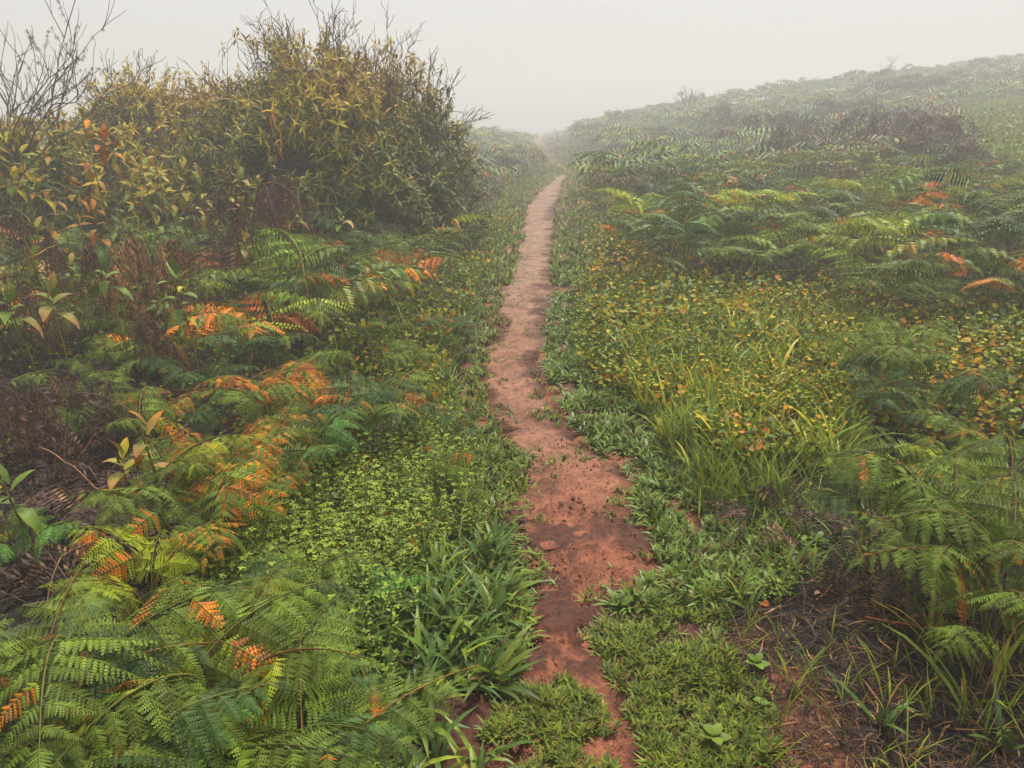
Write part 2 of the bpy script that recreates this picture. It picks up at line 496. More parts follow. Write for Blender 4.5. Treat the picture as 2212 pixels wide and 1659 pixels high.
class FrondPlan:
    """stalk curve of a frond and where its pinnae sit; stalk rises from the origin and arches to +X"""
    def __init__(s, seed, lod, Ls=.44, Lb=.60, dead=False, lean=0.0, arch=1.0):
        r = np.random.RandomState(seed)
        Ls *= r.uniform(.85, 1.2); Lb *= r.uniform(.9, 1.12)
        p = np.zeros(3); s.pts = [p.copy()]; s.phi = []
        n1, n2 = (5, 12) if lod == 0 else (3, 8) if lod == 1 else (2, 5) if lod == 2 else (1, 3)
        a0, a1 = math.radians(86 - lean), math.radians((46 if lod == 0 else 54) - lean)
        for i in range(n1):
            f = a0 + (a1 - a0) * (i / n1) ** 1.5
            p = p + np.array([math.cos(f), 0, math.sin(f)]) * Ls / n1; s.pts.append(p.copy()); s.phi.append(f)
        e = math.radians((-48 if dead else r.uniform(-16, 2) if lod == 0 else r.uniform(-30, -8)) * arch)
        side = r.uniform(-.12, .12)
        for i in range(n2):
            f = a1 + (e - a1) * ((i + 1) / n2) ** (.55)
            p = p + np.array([math.cos(f), side * (i / n2) * 1.0, math.sin(f)]) * Lb / n2; s.pts.append(p.copy()); s.phi.append(f)
        s.phi.append(s.phi[-1]); s.pts = np.array(s.pts); s.n1 = n1; s.Lb = Lb
        s.slots = []
        pairs = (8, 8, 6, 5)[lod]
        for i in range(pairs):
            t = (i + .12) / (pairs + .7)
            t = t ** .92
            q = n1 + t * n2; k = int(q); fr = q - k
            P = s.pts[k] * (1 - fr) + s.pts[min(k + 1, len(s.pts) - 1)] * fr; f = s.phi[min(k, len(s.phi) - 1)]
            L = .60 * Lb * (1 - t) ** .85 + .02
            for sg in (1, -1):
                a = sg * math.radians(78 - 22 * t + r.uniform(-5, 5))
                dr = math.radians(r.uniform(0, 12 if lod == 0 else 20) + (35 if dead else 0))
                R = roty(-f) @ rotz(a) @ roty(dr) @ rotx(r.uniform(-.2, .2) - sg * .12)
                s.slots.append((P + np.array([0, 0, r.uniform(-.004, .004)]), R, L * r.uniform(.9, 1.08)))
        s.slots.append((s.pts[-2], roty(-s.phi[-1]), .2 * Lb))

# near quality: stalk meshes with every pinna an object of its own
STALK = []
for k in range(7):
    fp = FrondPlan(100 + k, 0, Ls=.38, Lb=.62, arch=1 + .15 * (k % 3)); G = Geo()
    sc_ = np.array([(.16, .17, .04), (.34, .18, .05), (.24, .20, .05)][k % 3])
    tube(G, fp.pts, .0046, .0014, sc_, 4)
    STALK.append((fp, mesh_of('frond', G.get(), M_FERN)))
SLOT = [[(tuple(P), quat_of(R), L) for P, R, L in fp.slots] for fp, _ in STALK]
PIN = {}
def pins(kind, col, col2=None, mix=0, dead=False, droops=(.06, .13, .22, .34)):
    PIN[kind] = [mesh_of('pinna', pinna(200 + i + len(PIN) * 10, 0, col, col2, mix, droops[i], dead), M_DEAD if dead else M_FERN) for i in range(4)]
pins('green', G_MID); pins('dark', G_DARK); pins('yellow', G_YEL); pins('tipped', G_MID * 1.1, ORANGE, .45)
pins('orange', ORANGE * .95, G_YEL, .95); pins('brown', BROWN, TAN, .12, True); pins('tan', TAN, BROWN, .3, True); pins('bright', np.array((.13, .27, .05)))

def near_fern(u_, v_, up, size, kinds, label, nf=4, az0=None, group='bracken ferns beside the path', spread=1.0):
    """kinds: list of (kind, weight) for the pinnae"""
    r = random.Random(int(u_ * 7 + v_ * 13))
    x_, y_ = at(u_, v_, up)
    root = bpy.data.objects.new('bracken_fern', None); COL.objects.link(root)
    root.location = (x_, y_, float(H(x_, y_)) - .01)
    root.rotation_euler = (0, 0, r.uniform(0, 6.28) if az0 is None else math.radians(az0))
    root.empty_display_size = .05
    tag(root, label, 'fern', group)
    names = [k for k, w_ in kinds for _ in range(w_)]
    tot = len(names); main = [k for k in names if k not in ('orange', 'tan') or names.count(k) >= tot * .5] or names
    for i in range(nf):
        q = r.randrange(7); fp, me = STALK[q]
        a = 2 * math.pi * i / nf * spread + r.uniform(-.35, .35)
        sz = size * (.90 if v_ > 1290 else .78) * r.uniform(.8, 1.12)
        hs_ = up / (.50 * size * .78)                       # stretch in height so the crown stands where it should
        f = obj('frond', me, root, (r.uniform(-.05, .05), r.uniform(-.05, .05), 0), quat_of(rotz(a)), (sz, sz, sz * max(.6, min(1.75, hs_))))
        base = r.choice(main)
        for P, Q, L in SLOT[q]:
            kd = base if r.random() < .66 else r.choice(names)
            obj('pinna', PIN[kd][r.randrange(4)], f, P, Q, L)
    return root

g4 = [('green', 1)]
def K(**k): return list(k.items())
near = [
 # lower left bed, closest to the camera
 (110, 1345, .42, .80, K(green=6, orange=1), 'large green bracken fern with one hanging orange pinna in the lower left corner bed', 4, 200),
 (30, 1480, .40, .75, K(green=5, dark=2), 'green bracken fern cut by the left edge of the photo above the corner fern', 4, 40),
 (60, 1640, .34, .62, K(bright=4, yellow=2), 'pale yellow-green bracken fern in the very lower left corner', 4, 80),
 (200, 1560, .38, .72, K(green=3, dark=4), 'dark green bracken fern beneath the hanging orange pinna near the lower left corner', 4, 120),
 (215, 1620, .34, .55, K(bright=5, green=2), 'light green bracken fern just above the bottom edge beside the corner fern', 4, 20),
 (330, 1470, .36, .66, K(green=5, orange=2), 'green bracken fern with several orange pinnae in the middle of the lower left bed', 4, 300),
 (400, 1560, .34, .70, K(green=6, tipped=1), 'wide green bracken fern at the bottom between the corner bed and the herb leaves', 4, 250),
 (470, 1400, .36, .60, K(green=4, yellow=2, orange=1), 'bracken fern with an orange stalk beside the pale broad herb leaves', 4, 70),
 (510, 1330, .38, .42, K(yellow=5, green=1), 'upright yellow-green bracken fern on an orange stalk above the lower left bed', 3, 0),
 (560, 1500, .34, .62, K(green=5, dark=2), 'green bracken fern spreading toward the dark grass at the bottom', 4, 140),
 (640, 1600, .34, .66, K(green=5, orange=1), 'green bracken fern with orange lower pinna at the bottom next to the grass blades', 4, 10),
 (690, 1410, .30, .46, K(dark=4, green=2), 'dark feathery bracken fern arching over the herbs left of the grass blades', 3, 330),
 (745, 1500, .26, .36, K(bright=4), 'small bright green bracken frond beside the reddish twig', 2, 300),
 # dark clearing
 (275, 1130, .45, .56, K(yellow=4, orange=3), 'yellow-green bracken fern with a curled orange frond over the dark litter', 4, 160),
 (330, 1200, .34, .50, K(yellow=4, green=2, orange=1), 'low bracken fern with yellow lower fronds lying on the dark litter', 3, 210),
 (175, 1130, .42, .36, K(yellow=3, dark=2), 'small pale bracken fern at the left of the dark clearing', 3, 100),
 (30, 1290, .40, .34, K(orange=2, tan=2), 'small orange-brown bracken fern at the left edge over the dark litter', 3, 0),
 (15, 980, .52, .44, K(bright=4, green=1), 'bright green bracken fern cut by the left edge beside the dark clearing', 3, 0),
 (400, 1030, .46, .60, K(tipped=3, orange=2, green=2), 'bracken fern with long orange frond reaching into the dark clearing', 4, 190),
 (480, 1000, .50, .60, K(green=4, tipped=2), 'green bracken fern with orange tips above the dark clearing', 4, 280),
 # lower middle by the herb patch
 (640, 1130, .42, .50, K(green=4, tipped=1, orange=2), 'bracken fern with three orange pinnae standing in the herb patch', 4, 250),
 (600, 1180, .36, .50, K(dark=5), 'dark green bracken fern hanging down into the herb patch', 3, 230),
 (850, 1195, .26, .34, K(bright=4), 'small bright green bracken fern by the dark grass left of the path', 2, 330),
 (965, 925, .34, .40, K(green=4, orange=2), 'bracken fern with orange tips standing close to the left path edge', 4, 100),
 (985, 830, .38, .42, K(dark=3, green=2, orange=1), 'dark green bracken fern on the left path verge above the orange tipped one', 4, 30),
 (945, 990, .30, .36, K(green=4), 'plain green bracken fern at the grassy left edge of the path', 3, 60),
 # middle left mound
 (330, 900, .55, .66, K(green=3, yellow=3, tipped=1), 'yellowish green bracken fern on the rim of the dark clearing', 5, 220),
 (420, 880, .60, .74, K(green=4, yellow=2, tipped=2), 'broad bracken fern at the front of the middle left mound', 5, 250),
 (480, 930, .52, .62, K(tipped=4, green=2), 'bracken fern with many orange streaks in front of the middle left mound', 4, 300),
 (560, 845, .58, .66, K(green=5, tipped=1), 'full green bracken fern below the burnt orange frond', 5, 280),
 (640, 830, .55, .60, K(green=4, bright=2), 'green bracken fern with drooping sides left of the black hollow', 4, 300),
 (455, 785, .66, .56, K(orange=6), 'burnt orange bracken fern lying across the middle left mound', 4, 170),
 (470, 720, .60, .58, K(dark=5, green=1), 'dark green bracken fern behind the burnt orange one', 4, 60),
 (560, 660, .72, .62, K(orange=5, tipped=2, green=1), 'bracken fern with bright orange crown in the upper left mound', 5, 120),
 (640, 670, .72, .62, K(orange=5, green=2, tipped=1), 'second bright orange crowned bracken fern, nearer the path', 5, 20),
 (590, 740, .62, .62, K(green=4, tipped=2), 'green bracken fern below the orange crowned pair', 4, 260),
 (700, 760, .58, .60, K(dark=4, tipped=1), 'dark bracken fern drooping beside the orange crowned pair', 4, 300),
 (760, 710, .66, .64, K(dark=5, orange=1), 'large dark bracken fern with fringed orange top near the small leafed verge', 5, 330),
 (830, 735, .60, .60, K(dark=3, green=2, orange=1), 'dark bracken fern with golden hanging pinnae beside the path grass', 5, 280),
 (800, 670, .66, .44, K(bright=4), 'bright green bracken fern arching behind the fringed orange top', 3, 350),
 (520, 600, .74, .70, K(green=2, dark=4), 'large blue-green bracken fern in front of the big shrub', 4, 200),
 (660, 610, .74, .66, K(green=4, dark=2), 'long green bracken fern arching right in front of the big shrub', 4, 340),
 (420, 660, .66, .56, K(dark=4), 'dark bracken fern among the broadleaf plants before the shrub', 4, 90),
 (180, 720, .62, .62, K(green=5, dark=1), 'green bracken fern with long left fronds before the dead brown tangle', 4, 190),
 (290, 745, .60, .62, K(green=4, tipped=1), 'green bracken fern with a long bare stalk beside the dead brown tangle', 4, 280),
 (220, 660, .62, .52, K(green=4), 'flat green bracken fern between two broadleaf plants', 3, 350),
 (100, 690, .60, .52, K(dark=3, green=2), 'green bracken fern under the flowering broadleaf plant at the left edge', 3, 250),
 # along the left verge further away
 (960, 590, .60, .52, K(orange=3, dark=2), 'bracken fern with rusty orange crown on the left verge', 4, 300),
 (1000, 640, .44, .40, K(dark=3, orange=1), 'small bracken fern with one hanging orange pinna on the left verge', 3, 280),
 (880, 640, .60, .50, K(green=3, tipped=1), 'green bracken fern behind the rusty orange crown on the left verge', 4, 60),
 (800, 580, .66, .52, K(green=3, dark=2, orange=1), 'bracken fern at the foot of the big shrub with an orange tip', 4, 10),
 # right edge group
 (2000, 925, .56, .74, K(green=5, tipped=1), 'large green bracken fern arching left over the grass at the right edge', 5, 170),
 (2110, 960, .58, .70, K(green=5), 'green bracken fern with orange stalk at the right edge', 5, 300),
 (1930, 1010, .46, .62, K(green=3, dark=3), 'low green bracken fern reaching out over the black litter from the right edge bed', 4, 190),
 (2060, 1060, .48, .66, K(green=5, tipped=1), 'wide green bracken fern in the front of the right edge bed', 4, 220),
 (2190, 1010, .58, .70, K(green=4, orange=1), 'green bracken fern with coral pinnae cut by the right edge', 5, 60),
 (2150, 1140, .48, .60, K(green=4, orange=1), 'drooping bracken fern with orange knot at the right edge above the litter', 4, 250),
 (2170, 1240, .40, .50, K(green=5), 'lowest green bracken fern hanging over the litter at the right edge', 3, 230),
 (1890, 650, .62, .60, K(dark=4, green=2), 'blue-green bracken fern leaning left in the round leafed patch', 4, 170),
 (1980, 625, .70, .68, K(green=5), 'tall green bracken fern standing above the round leafed patch', 5, 20),
 (2060, 690, .64, .66, K(dark=3, green=3, orange=1), 'bracken fern with one hanging rusty pinna in the round leafed patch', 5, 260),
 (1960, 730, .56, .52, K(dark=4), 'dark bracken fern on an orange stalk under the tall one', 4, 120),
 (2150, 760, .60, .56, K(green=4, tipped=1), 'green bracken fern behind the right edge bed', 4, 330),
 (2090, 830, .56, .52, K(yellow=2, green=3), 'small pale bracken fern curling on an orange stalk at the right', 4, 180),
 (2200, 850, .60, .60, K(green=4, dark=1), 'bracken fern cut by the right edge above the bed', 4, 80),
]
for a in near:
    near_fern(*a[:6], nf=a[6] - (1 if (780 < a[1] < 1260 and a[0] < 1000 and a[6] > 3) else 0), az0=a[7])
NEARXY = np.array([at(a[0], a[1], a[2]) for a in near])

# middle distance: whole fronds as parts
def frond_mesh(seed, lod, col, col2=None, mix=0, dead=False, stalk=None, name='frond', **kw):
    r = np.random.RandomState(seed); fp = FrondPlan(seed, lod, Ls=.52, dead=dead, **kw); G = Geo()
    cs = stalk if stalk is not None else (BROWN * 1.5 if dead else np.array((.28, .22, .06)))
    if lod < 3: tube(G, fp.pts, .005, .002, cs, 3)
    pool = [pinna(seed * 5 + i, lod, col, None, 0, .10 + .10 * i, dead) for i in range(3)]
    poolc = [pinna(seed * 5 + i, lod, col2, None, 0, .15 + .12 * i, dead) for i in range(3)] if col2 is not None else None
    for P, R, L in fp.slots:
        g = poolc[r.randint(3)] if (poolc and r.rand() < mix) else pool[r.randint(3)]
        G.put(g, R, P, L, r.uniform(.85, 1.15))
    return G.get()
MID = {}
def mids(kind, n, *a, **k):
    dead = k.get('dead', False)
    MID[kind] = [mesh_of('frond', frond_mesh(300 + len(MID) * 20 + i, 1, *a, **k), M_DEAD if dead else M_FERN) for i in range(n)]
mids('green', 5, G_MID, G_YEL, .12); mids('dark', 4, G_DARK, G_MID, .2); mids('tipped', 4, G_MID, ORANGE, .25)
mids('orange', 3, ORANGE * .8, G_YEL * .8, .35); mids('yellow', 3, G_YEL, GOLD, .15)
mids('dead', 5, PURPLE, TAN * .7, .22, dead=True); mids('tan', 3, TAN, BROWN, .4, dead=True)
SHADE = {'green': 'green', 'dark': 'dark blue-green', 'tipped': 'orange-tipped', 'orange': 'rusty orange', 'yellow': 'yellow-green'}

def mid_fern(x_, y_, size, kind, label, group, nf=4, name='bracken_fern', hz=1.0, cat='fern'):
    r = random.Random(int(x_ * 977 + y_ * 613))
    root = bpy.data.objects.new(name, None); COL.objects.link(root)
    root.location = (x_, y_, float(H(x_, y_)) - .02); root.rotation_euler = (r.uniform(-.1, .1), r.uniform(-.1, .1), r.uniform(0, 6.28))
    tag(root, label, cat, group)
    for i in range(nf):
        kk = kind if r.random() < .8 else ('green' if kind not in ('dead', 'tan') else 'dead')
        sz = size * r.uniform(.8, 1.15)
        obj('frond', r.choice(MID[kk]), root, (r.uniform(-.08, .08), r.uniform(-.08, .08), 0), quat_of(rotz(2 * math.pi * i / nf + r.uniform(-.4, .4))), (sz, sz, sz * hz * r.uniform(.9, 1.2)))
    return root

COVER = zone([(1190, 640), (1290, 590), (1500, 640), (1800, 650), (1950, 800), (2000, 900), (1850, 1060), (1620, 1040), (1420, 900), (1225, 790)])
CLEAR = zone([(0, 800), (200, 860), (300, 1000), (330, 1050), (480, 1150), (440, 1300), (150, 1290), (0, 1330)])
HOLLOW = zone([(620, 900), (700, 860), (860, 860), (880, 930), (700, 980), (620, 960)])
HERB = zone([(560, 950), (660, 890), (800, 920), (980, 960), (1040, 1090), (1000, 1190), (930, 1290), (820, 1380), (640, 1400), (500, 1350), (400, 1250), (470, 1120)])
BLADES = zone([(700, 1400), (900, 1230), (1040, 1140), (1090, 1210), (1070, 1330), (1040, 1500), (960, 1659), (720, 1659), (640, 1590)])
LITTER_R = zone([(1480, 1100), (1850, 1040), (2212, 1280), (2300, 1750), (1660, 1750), (1600, 1450), (1620, 1250)])
FIELD = zone([(2060, 235), (2300, 225), (2300, 430), (2120, 400), (2040, 330)])
MATF = zone([(1100, 1500), (1230, 1450), (1310, 1330), (1260, 1270), (1400, 1260), (1560, 1110), (1650, 1250), (1620, 1400), (1690, 1800), (1030, 1800)])

cand = []
yy = 4.6
while yy < 72:
    sp = .50 if yy < 15 else (.58 if yy < 26 else (.82 if yy < 44 else 1.25))
    xx = -.75 * yy - 1.5
    while xx < .78 * yy + 1.5:
        cx_, cy_ = xx + RS.uniform(-.45, .45) * sp, yy + RS.uniform(-.45, .45) * sp
        cand.append((cx_, cy_)); xx += sp
    yy += sp
cand = np.array(cand)
d_ = pdist(cand[:, 0], cand[:, 1]); nz = fbm(cand[:, 0] * .45, cand[:, 1] * .45, 90)
right = cand[:, 0] > PC(cand[:, 1])
lim = np.where(right, 1.15 - .45 * ss(cand[:, 1], 6, 10) + .9 * ss(cand[:, 1], 17, 30), .85)
keep = (d_ > lim + (nz - .5) * .8)
keep &= ~inside(cand[:, 0], cand[:, 1], COVER) & ~inside(cand[:, 0], cand[:, 1], FIELD)
keep &= ~((cand[:, 1] < 5.6) & ((cand[:, 0] > 0) | (cand[:, 0] > -1.2))) & ~inside(cand[:, 0], cand[:, 1], CLEAR)
keep &= (nz > .30) | (cand[:, 1] > 30)
for q in NEARXY: keep &= (np.hypot(cand[:, 0] - q[0], cand[:, 1] - q[1]) > .33)
# room for the shrubs
SHRUBS = [  # photo point of the foot, half width, half depth, top height, name
    (722, 545, 1.9, 1.7, 2.46), (380, 500, 1.9, 1.4, 2.25), (140, 560, 1.25, 1.0, 1.75), (330, 560, .8, .8, 1.3)]
SH = [(at(a[0], a[1]), a[2:]) for a in SHRUBS]
for (sx, sy), (rx, ry, rz) in SH:
    keep &= (((cand[:, 0] - sx) / (rx * .8)) ** 2 + ((cand[:, 1] - sy) / (ry * .9)) ** 2) > 1
cand = cand[keep]
cand = cand[np.argsort(np.hypot(cand[:, 0] * .8, cand[:, 1]))]
NTH = 300 - len(near) - 2
DEADSPOT = [at(u_, v_, .5) for u_, v_ in [(1640, 290), (1700, 280), (1600, 275), (1690, 330), (1760, 300), (1870, 270), (1930, 300), (1980, 285), (1860, 320), (2000, 330), (1560, 270), (1790, 250), (1300, 345), (2050, 300)]]
GROUPS = set()
def where_words(x_, y_):
    side = 'right' if x_ > PC(y_) else 'left'
    d = float(pdist(x_, y_))
    dist = 'near' if y_ < 8.5 else 'mid-distance' if y_ < 12 else 'farther'
    if side == 'right':
        spot = 'on the right verge' if d < 1.6 else 'on the lower right hillside' if d < 3.6 else 'on the upper right hillside'
    else:
        spot = 'on the left verge' if d < 1.5 else 'between shrub and path' if d < 2.6 else 'around the left shrubs'
    return dist, spot
for i, (x_, y_) in enumerate(cand[:NTH]):
    n = float(nz_ := fbm(x_ * .6, y_ * .6, 95)); r = RS.rand()
    kind = 'orange' if r < .06 else 'tipped' if r < .24 else 'yellow' if r < .34 else 'dark' if n > .52 else 'green'
    dist, spot = where_words(x_, y_)
    size = RS.uniform(.70, 1.12) * (1.0 if x_ > 0 else .9)
    sw = 'low' if size < .82 else 'middling' if size < .96 else 'tall'
    lab = f'{sw} {SHADE[kind]} bracken fern, {dist}, {spot}'
    mid_fern(x_, y_, size, kind, lab, f'{lab.split(",")[0]} plants {spot} ({dist})'.replace('(', '').replace(')', ''), nf=4 + (RS.rand() < .4))
rest = cand[NTH:]
# bracken just beyond what the photograph takes in
ex = []
for _ in range(200):
    y_ = RS.uniform(-.5, 5.2); s_ = RS.choice([-1, 1]); ex.append((s_ * (max(1.5, .70 * y_ + 1.2) + RS.uniform(0, 2.4)), y_))
rest = np.concatenate([rest, np.array(ex)])

# far bracken: more than can be counted, one mass
far_g = Geo()
tmplF = []
for k in range(16):
    lo = 2 if k < 8 else 3; k = k % 8
    G = Geo(); r = np.random.RandomState(700 + k)
    for i in range(4):
        dead = k == 7
        col = [G_MID, G_MID * .9, G_DARK, G_YEL * .8, G_MID, G_DARK * 1.2, np.array((.16, .12, .04)), PURPLE][k]
        g = frond_mesh(800 + k * 5 + i, lo, col, ORANGE * .8 if k in (0, 4) else None, .15, dead)
        G.put(g, rotz(2 * math.pi * i / 4 + r.uniform(-.4, .4)), (r.uniform(-.1, .1), r.uniform(-.1, .1), 0), r.uniform(.8, 1.1))
    tmplF.append(G.get())
pn = fbm(rest[:, 0] * .35, rest[:, 1] * .35, 98) + RS.normal(0, .07, len(rest))
pick = np.argsort(np.argsort(pn)) * 8 // len(rest)
pick[-200:] = RS.randint(0, 6, 200)
pick = np.where(rest[:, 1] > 15.5, pick + 8, pick)
for k in range(16):
    s_ = rest[pick == k]
    if len(s_) == 0: continue
    pos = np.stack([s_[:, 0], s_[:, 1], H(s_[:, 0], s_[:, 1])], 1)
    sc_ = RS.uniform(.7, 1.2, len(s_)) * (1 + .30 * ss(s_[:, 1], 25, 50)) * (.62 + .85 * fbm(s_[:, 0] * .6, s_[:, 1] * .6, 97))
    scatter(far_g, tmplF[k], pos, rotz(RS.uniform(0, 6.28, len(s_))), sc_, RS.uniform(.8, 1.2, (len(s_), 1)) * np.ones((1, 3)))
o = obj('distant_bracken', mesh_of('distant_bracken', far_g.get(), M_FERN))
tag(o, 'mass of bracken covering the hillside as it fades into the fog', 'bracken', kind='stuff')

# mounds of dead bracken on the hillside
MOUND = []
for k in range(3):
    G = Geo(); r = np.random.RandomState(950 + k)
    for i in range(260):
        a = r.uniform(0, 6.28); e = r.uniform(0, .62) ; h = .72 * math.sqrt(max(0, 1 - (e / .75) ** 2)) * r.uniform(.7, 1.15) * (1 + .35 * math.sin(3 * a + k))
        L = r.uniform(.10, .26); dr = a + r.normal(0, 1.6); p = np.array([math.cos(a) * e, math.sin(a) * e, h]); t = np.linspace(0, 1, 4)
        pts = p + np.stack([np.cos(dr) * L * t, np.sin(dr) * L * t, .5 * L * t - 1.0 * L * t ** 2], 1)
        c = (PURPLE, BROWN, PURPLE * .6, BLACK * 2, TAN * .45)[r.randint(5)] * r.uniform(.7, 1.2)
        ribbon(G, pts, [.004, .009, .006, .002], c, side=np.array([-math.sin(dr), math.cos(dr), 0.]))
    for i in range(150):
        a = r.uniform(0, 6.28); e = r.uniform(0, .6); h = .68 * (1 + .35 * math.sin(3 * a + k)) * math.sqrt(1 - (e / .75) ** 2)
        G.put(pinna(960 + i % 4, 2, PURPLE * r.uniform(.5, 1.1), None, 0, .5, True), rotz(a + r.normal(0, .7)) @ roty(r.uniform(.1, .8)), (math.cos(a) * e, math.sin(a) * e, h), r.uniform(.2, .38))
    MOUND.append(mesh_of('stems', G.get(), M_DEAD))
for i, (x_, y_) in enumerate(DEADSPOT):
    if i == 12:
        mid_fern(x_, y_, .95, 'orange', 'rusty red bracken fern alone at the top of the green verge right of the path', 'rusty bracken', nf=7)
        continue
    root = mid_fern(x_, y_, 1.3, 'dead', 'collapsed purple-brown dead bracken mound on the hillside', 'dead bracken mounds on the hillside', nf=4, name='dead_bracken', hz=.95, cat='dead fern')
    obj('stems', MOUND[i % 3], root, (0, 0, 0), None, RS.uniform(1.1, 1.5))
# dead brown fronds at the left in front of the shrubs
for i, (u_, v_, up, sz, kd, lab) in enumerate([
    (520, 440, .95, 1.0, 'dead', 'tall dead purple-brown bracken frond hanging down in front of the big shrub'),
    (60, 800, .50, .62, 'dead', 'dark dead bracken tangle at the left edge above the black clearing'),
    (120, 860, .36, .62, 'dead', 'dead bracken tangle with dark drooping fronds in the clearing at the left'),
    (240, 590, .70, .60, 'tan', 'pale tan dead bracken lying between the broadleaf plants'),
    (300, 560, .75, .55, 'tan', 'pinkish tan withered bracken in front of the shrub stems'),
    (90, 570, .70, .6, 'dead', 'brown dead bracken hanging behind the flowering broadleaf plant'),
    (20, 620, .70, .6, 'dead', 'brown dead bracken at the far left edge beside the flowering plant'),
    (350, 700, .5, .45, 'dead', 'small dead bracken frond among the dark ferns at the left'),
    (200, 960, .25, .7, 'dead', 'flattened dead bracken in the middle of the black clearing'),
    (60, 1130, .2, .7, 'dead', 'flattened dead bracken at the left side of the black clearing'),
    (1930, 1200, .2, .45, 'dead', 'blackened dead bracken frond on the litter below the right edge ferns'),
    (1640, 1040, .25, .5, 'dead', 'dark dead bracken at the border of the orange leafed patch')]):
    x_, y_ = at(u_, v_, up)
    mid_fern(x_, y_, sz, kd, lab, 'dead bracken in the foreground beds', nf=5 if i != 0 else 7, name='dead_bracken', hz=up / (.5 * sz) if up > .3 else .5, cat='dead fern')

# ------------------------------------------------------------------ shrubs
def leaf_template(L=1.0, w=.17, droop=.5, col=G_MID, tip=None):
    G = Geo(); t = np.array([0, .42, 1.0])
    pts = np.stack([t * L * (1 - .12 * droop * t), 0 * t, -droop * t ** 2 * .55 * L], 1)
    cols = np.array([col * (1 - a) + (tip if tip is not None else col) * a for a in t])
    ribbon(G, pts, np.array([.03, w, .0]) * L, col, fold=0, cols=cols)
    return G.get()

def rosette(seed, n, L, up, droop, col, tip=None, col2=None):
    """whorl of lance-shaped leaves round the tip of a twig"""
    r = np.random.RandomState(seed); G = Geo()
    for i in range(n):
        f = i / max(1, n - 1)                      # outer drooping leaves first, young upright ones last
        el = math.radians(-48 + (up + 42) * f + r.uniform(-12, 12))
        c = col * r.uniform(.8, 1.2) if (col2 is None or f < .6) else col2 * r.uniform(.85, 1.15)
        g = leaf_template(L * (1.08 - .35 * f) * r.uniform(.85, 1.1), r.uniform(.10, .145), droop * (1.5 - f) + .15, c, tip)
        G.put(g, rotz(2.4 * i + r.uniform(-.3, .3)) @ roty(-el) @ rotx(r.uniform(-.3, .3)), (0, 0, .012 * i * L * 4))
    return G.get()

SG = np.array((.095, .120, .024)); SG2 = np.array((.22, .23, .028)); SY = np.array((.56, .44, .035)); SO = np.array((.48, .24, .045)); TWIG = np.array((.115, .085, .070))

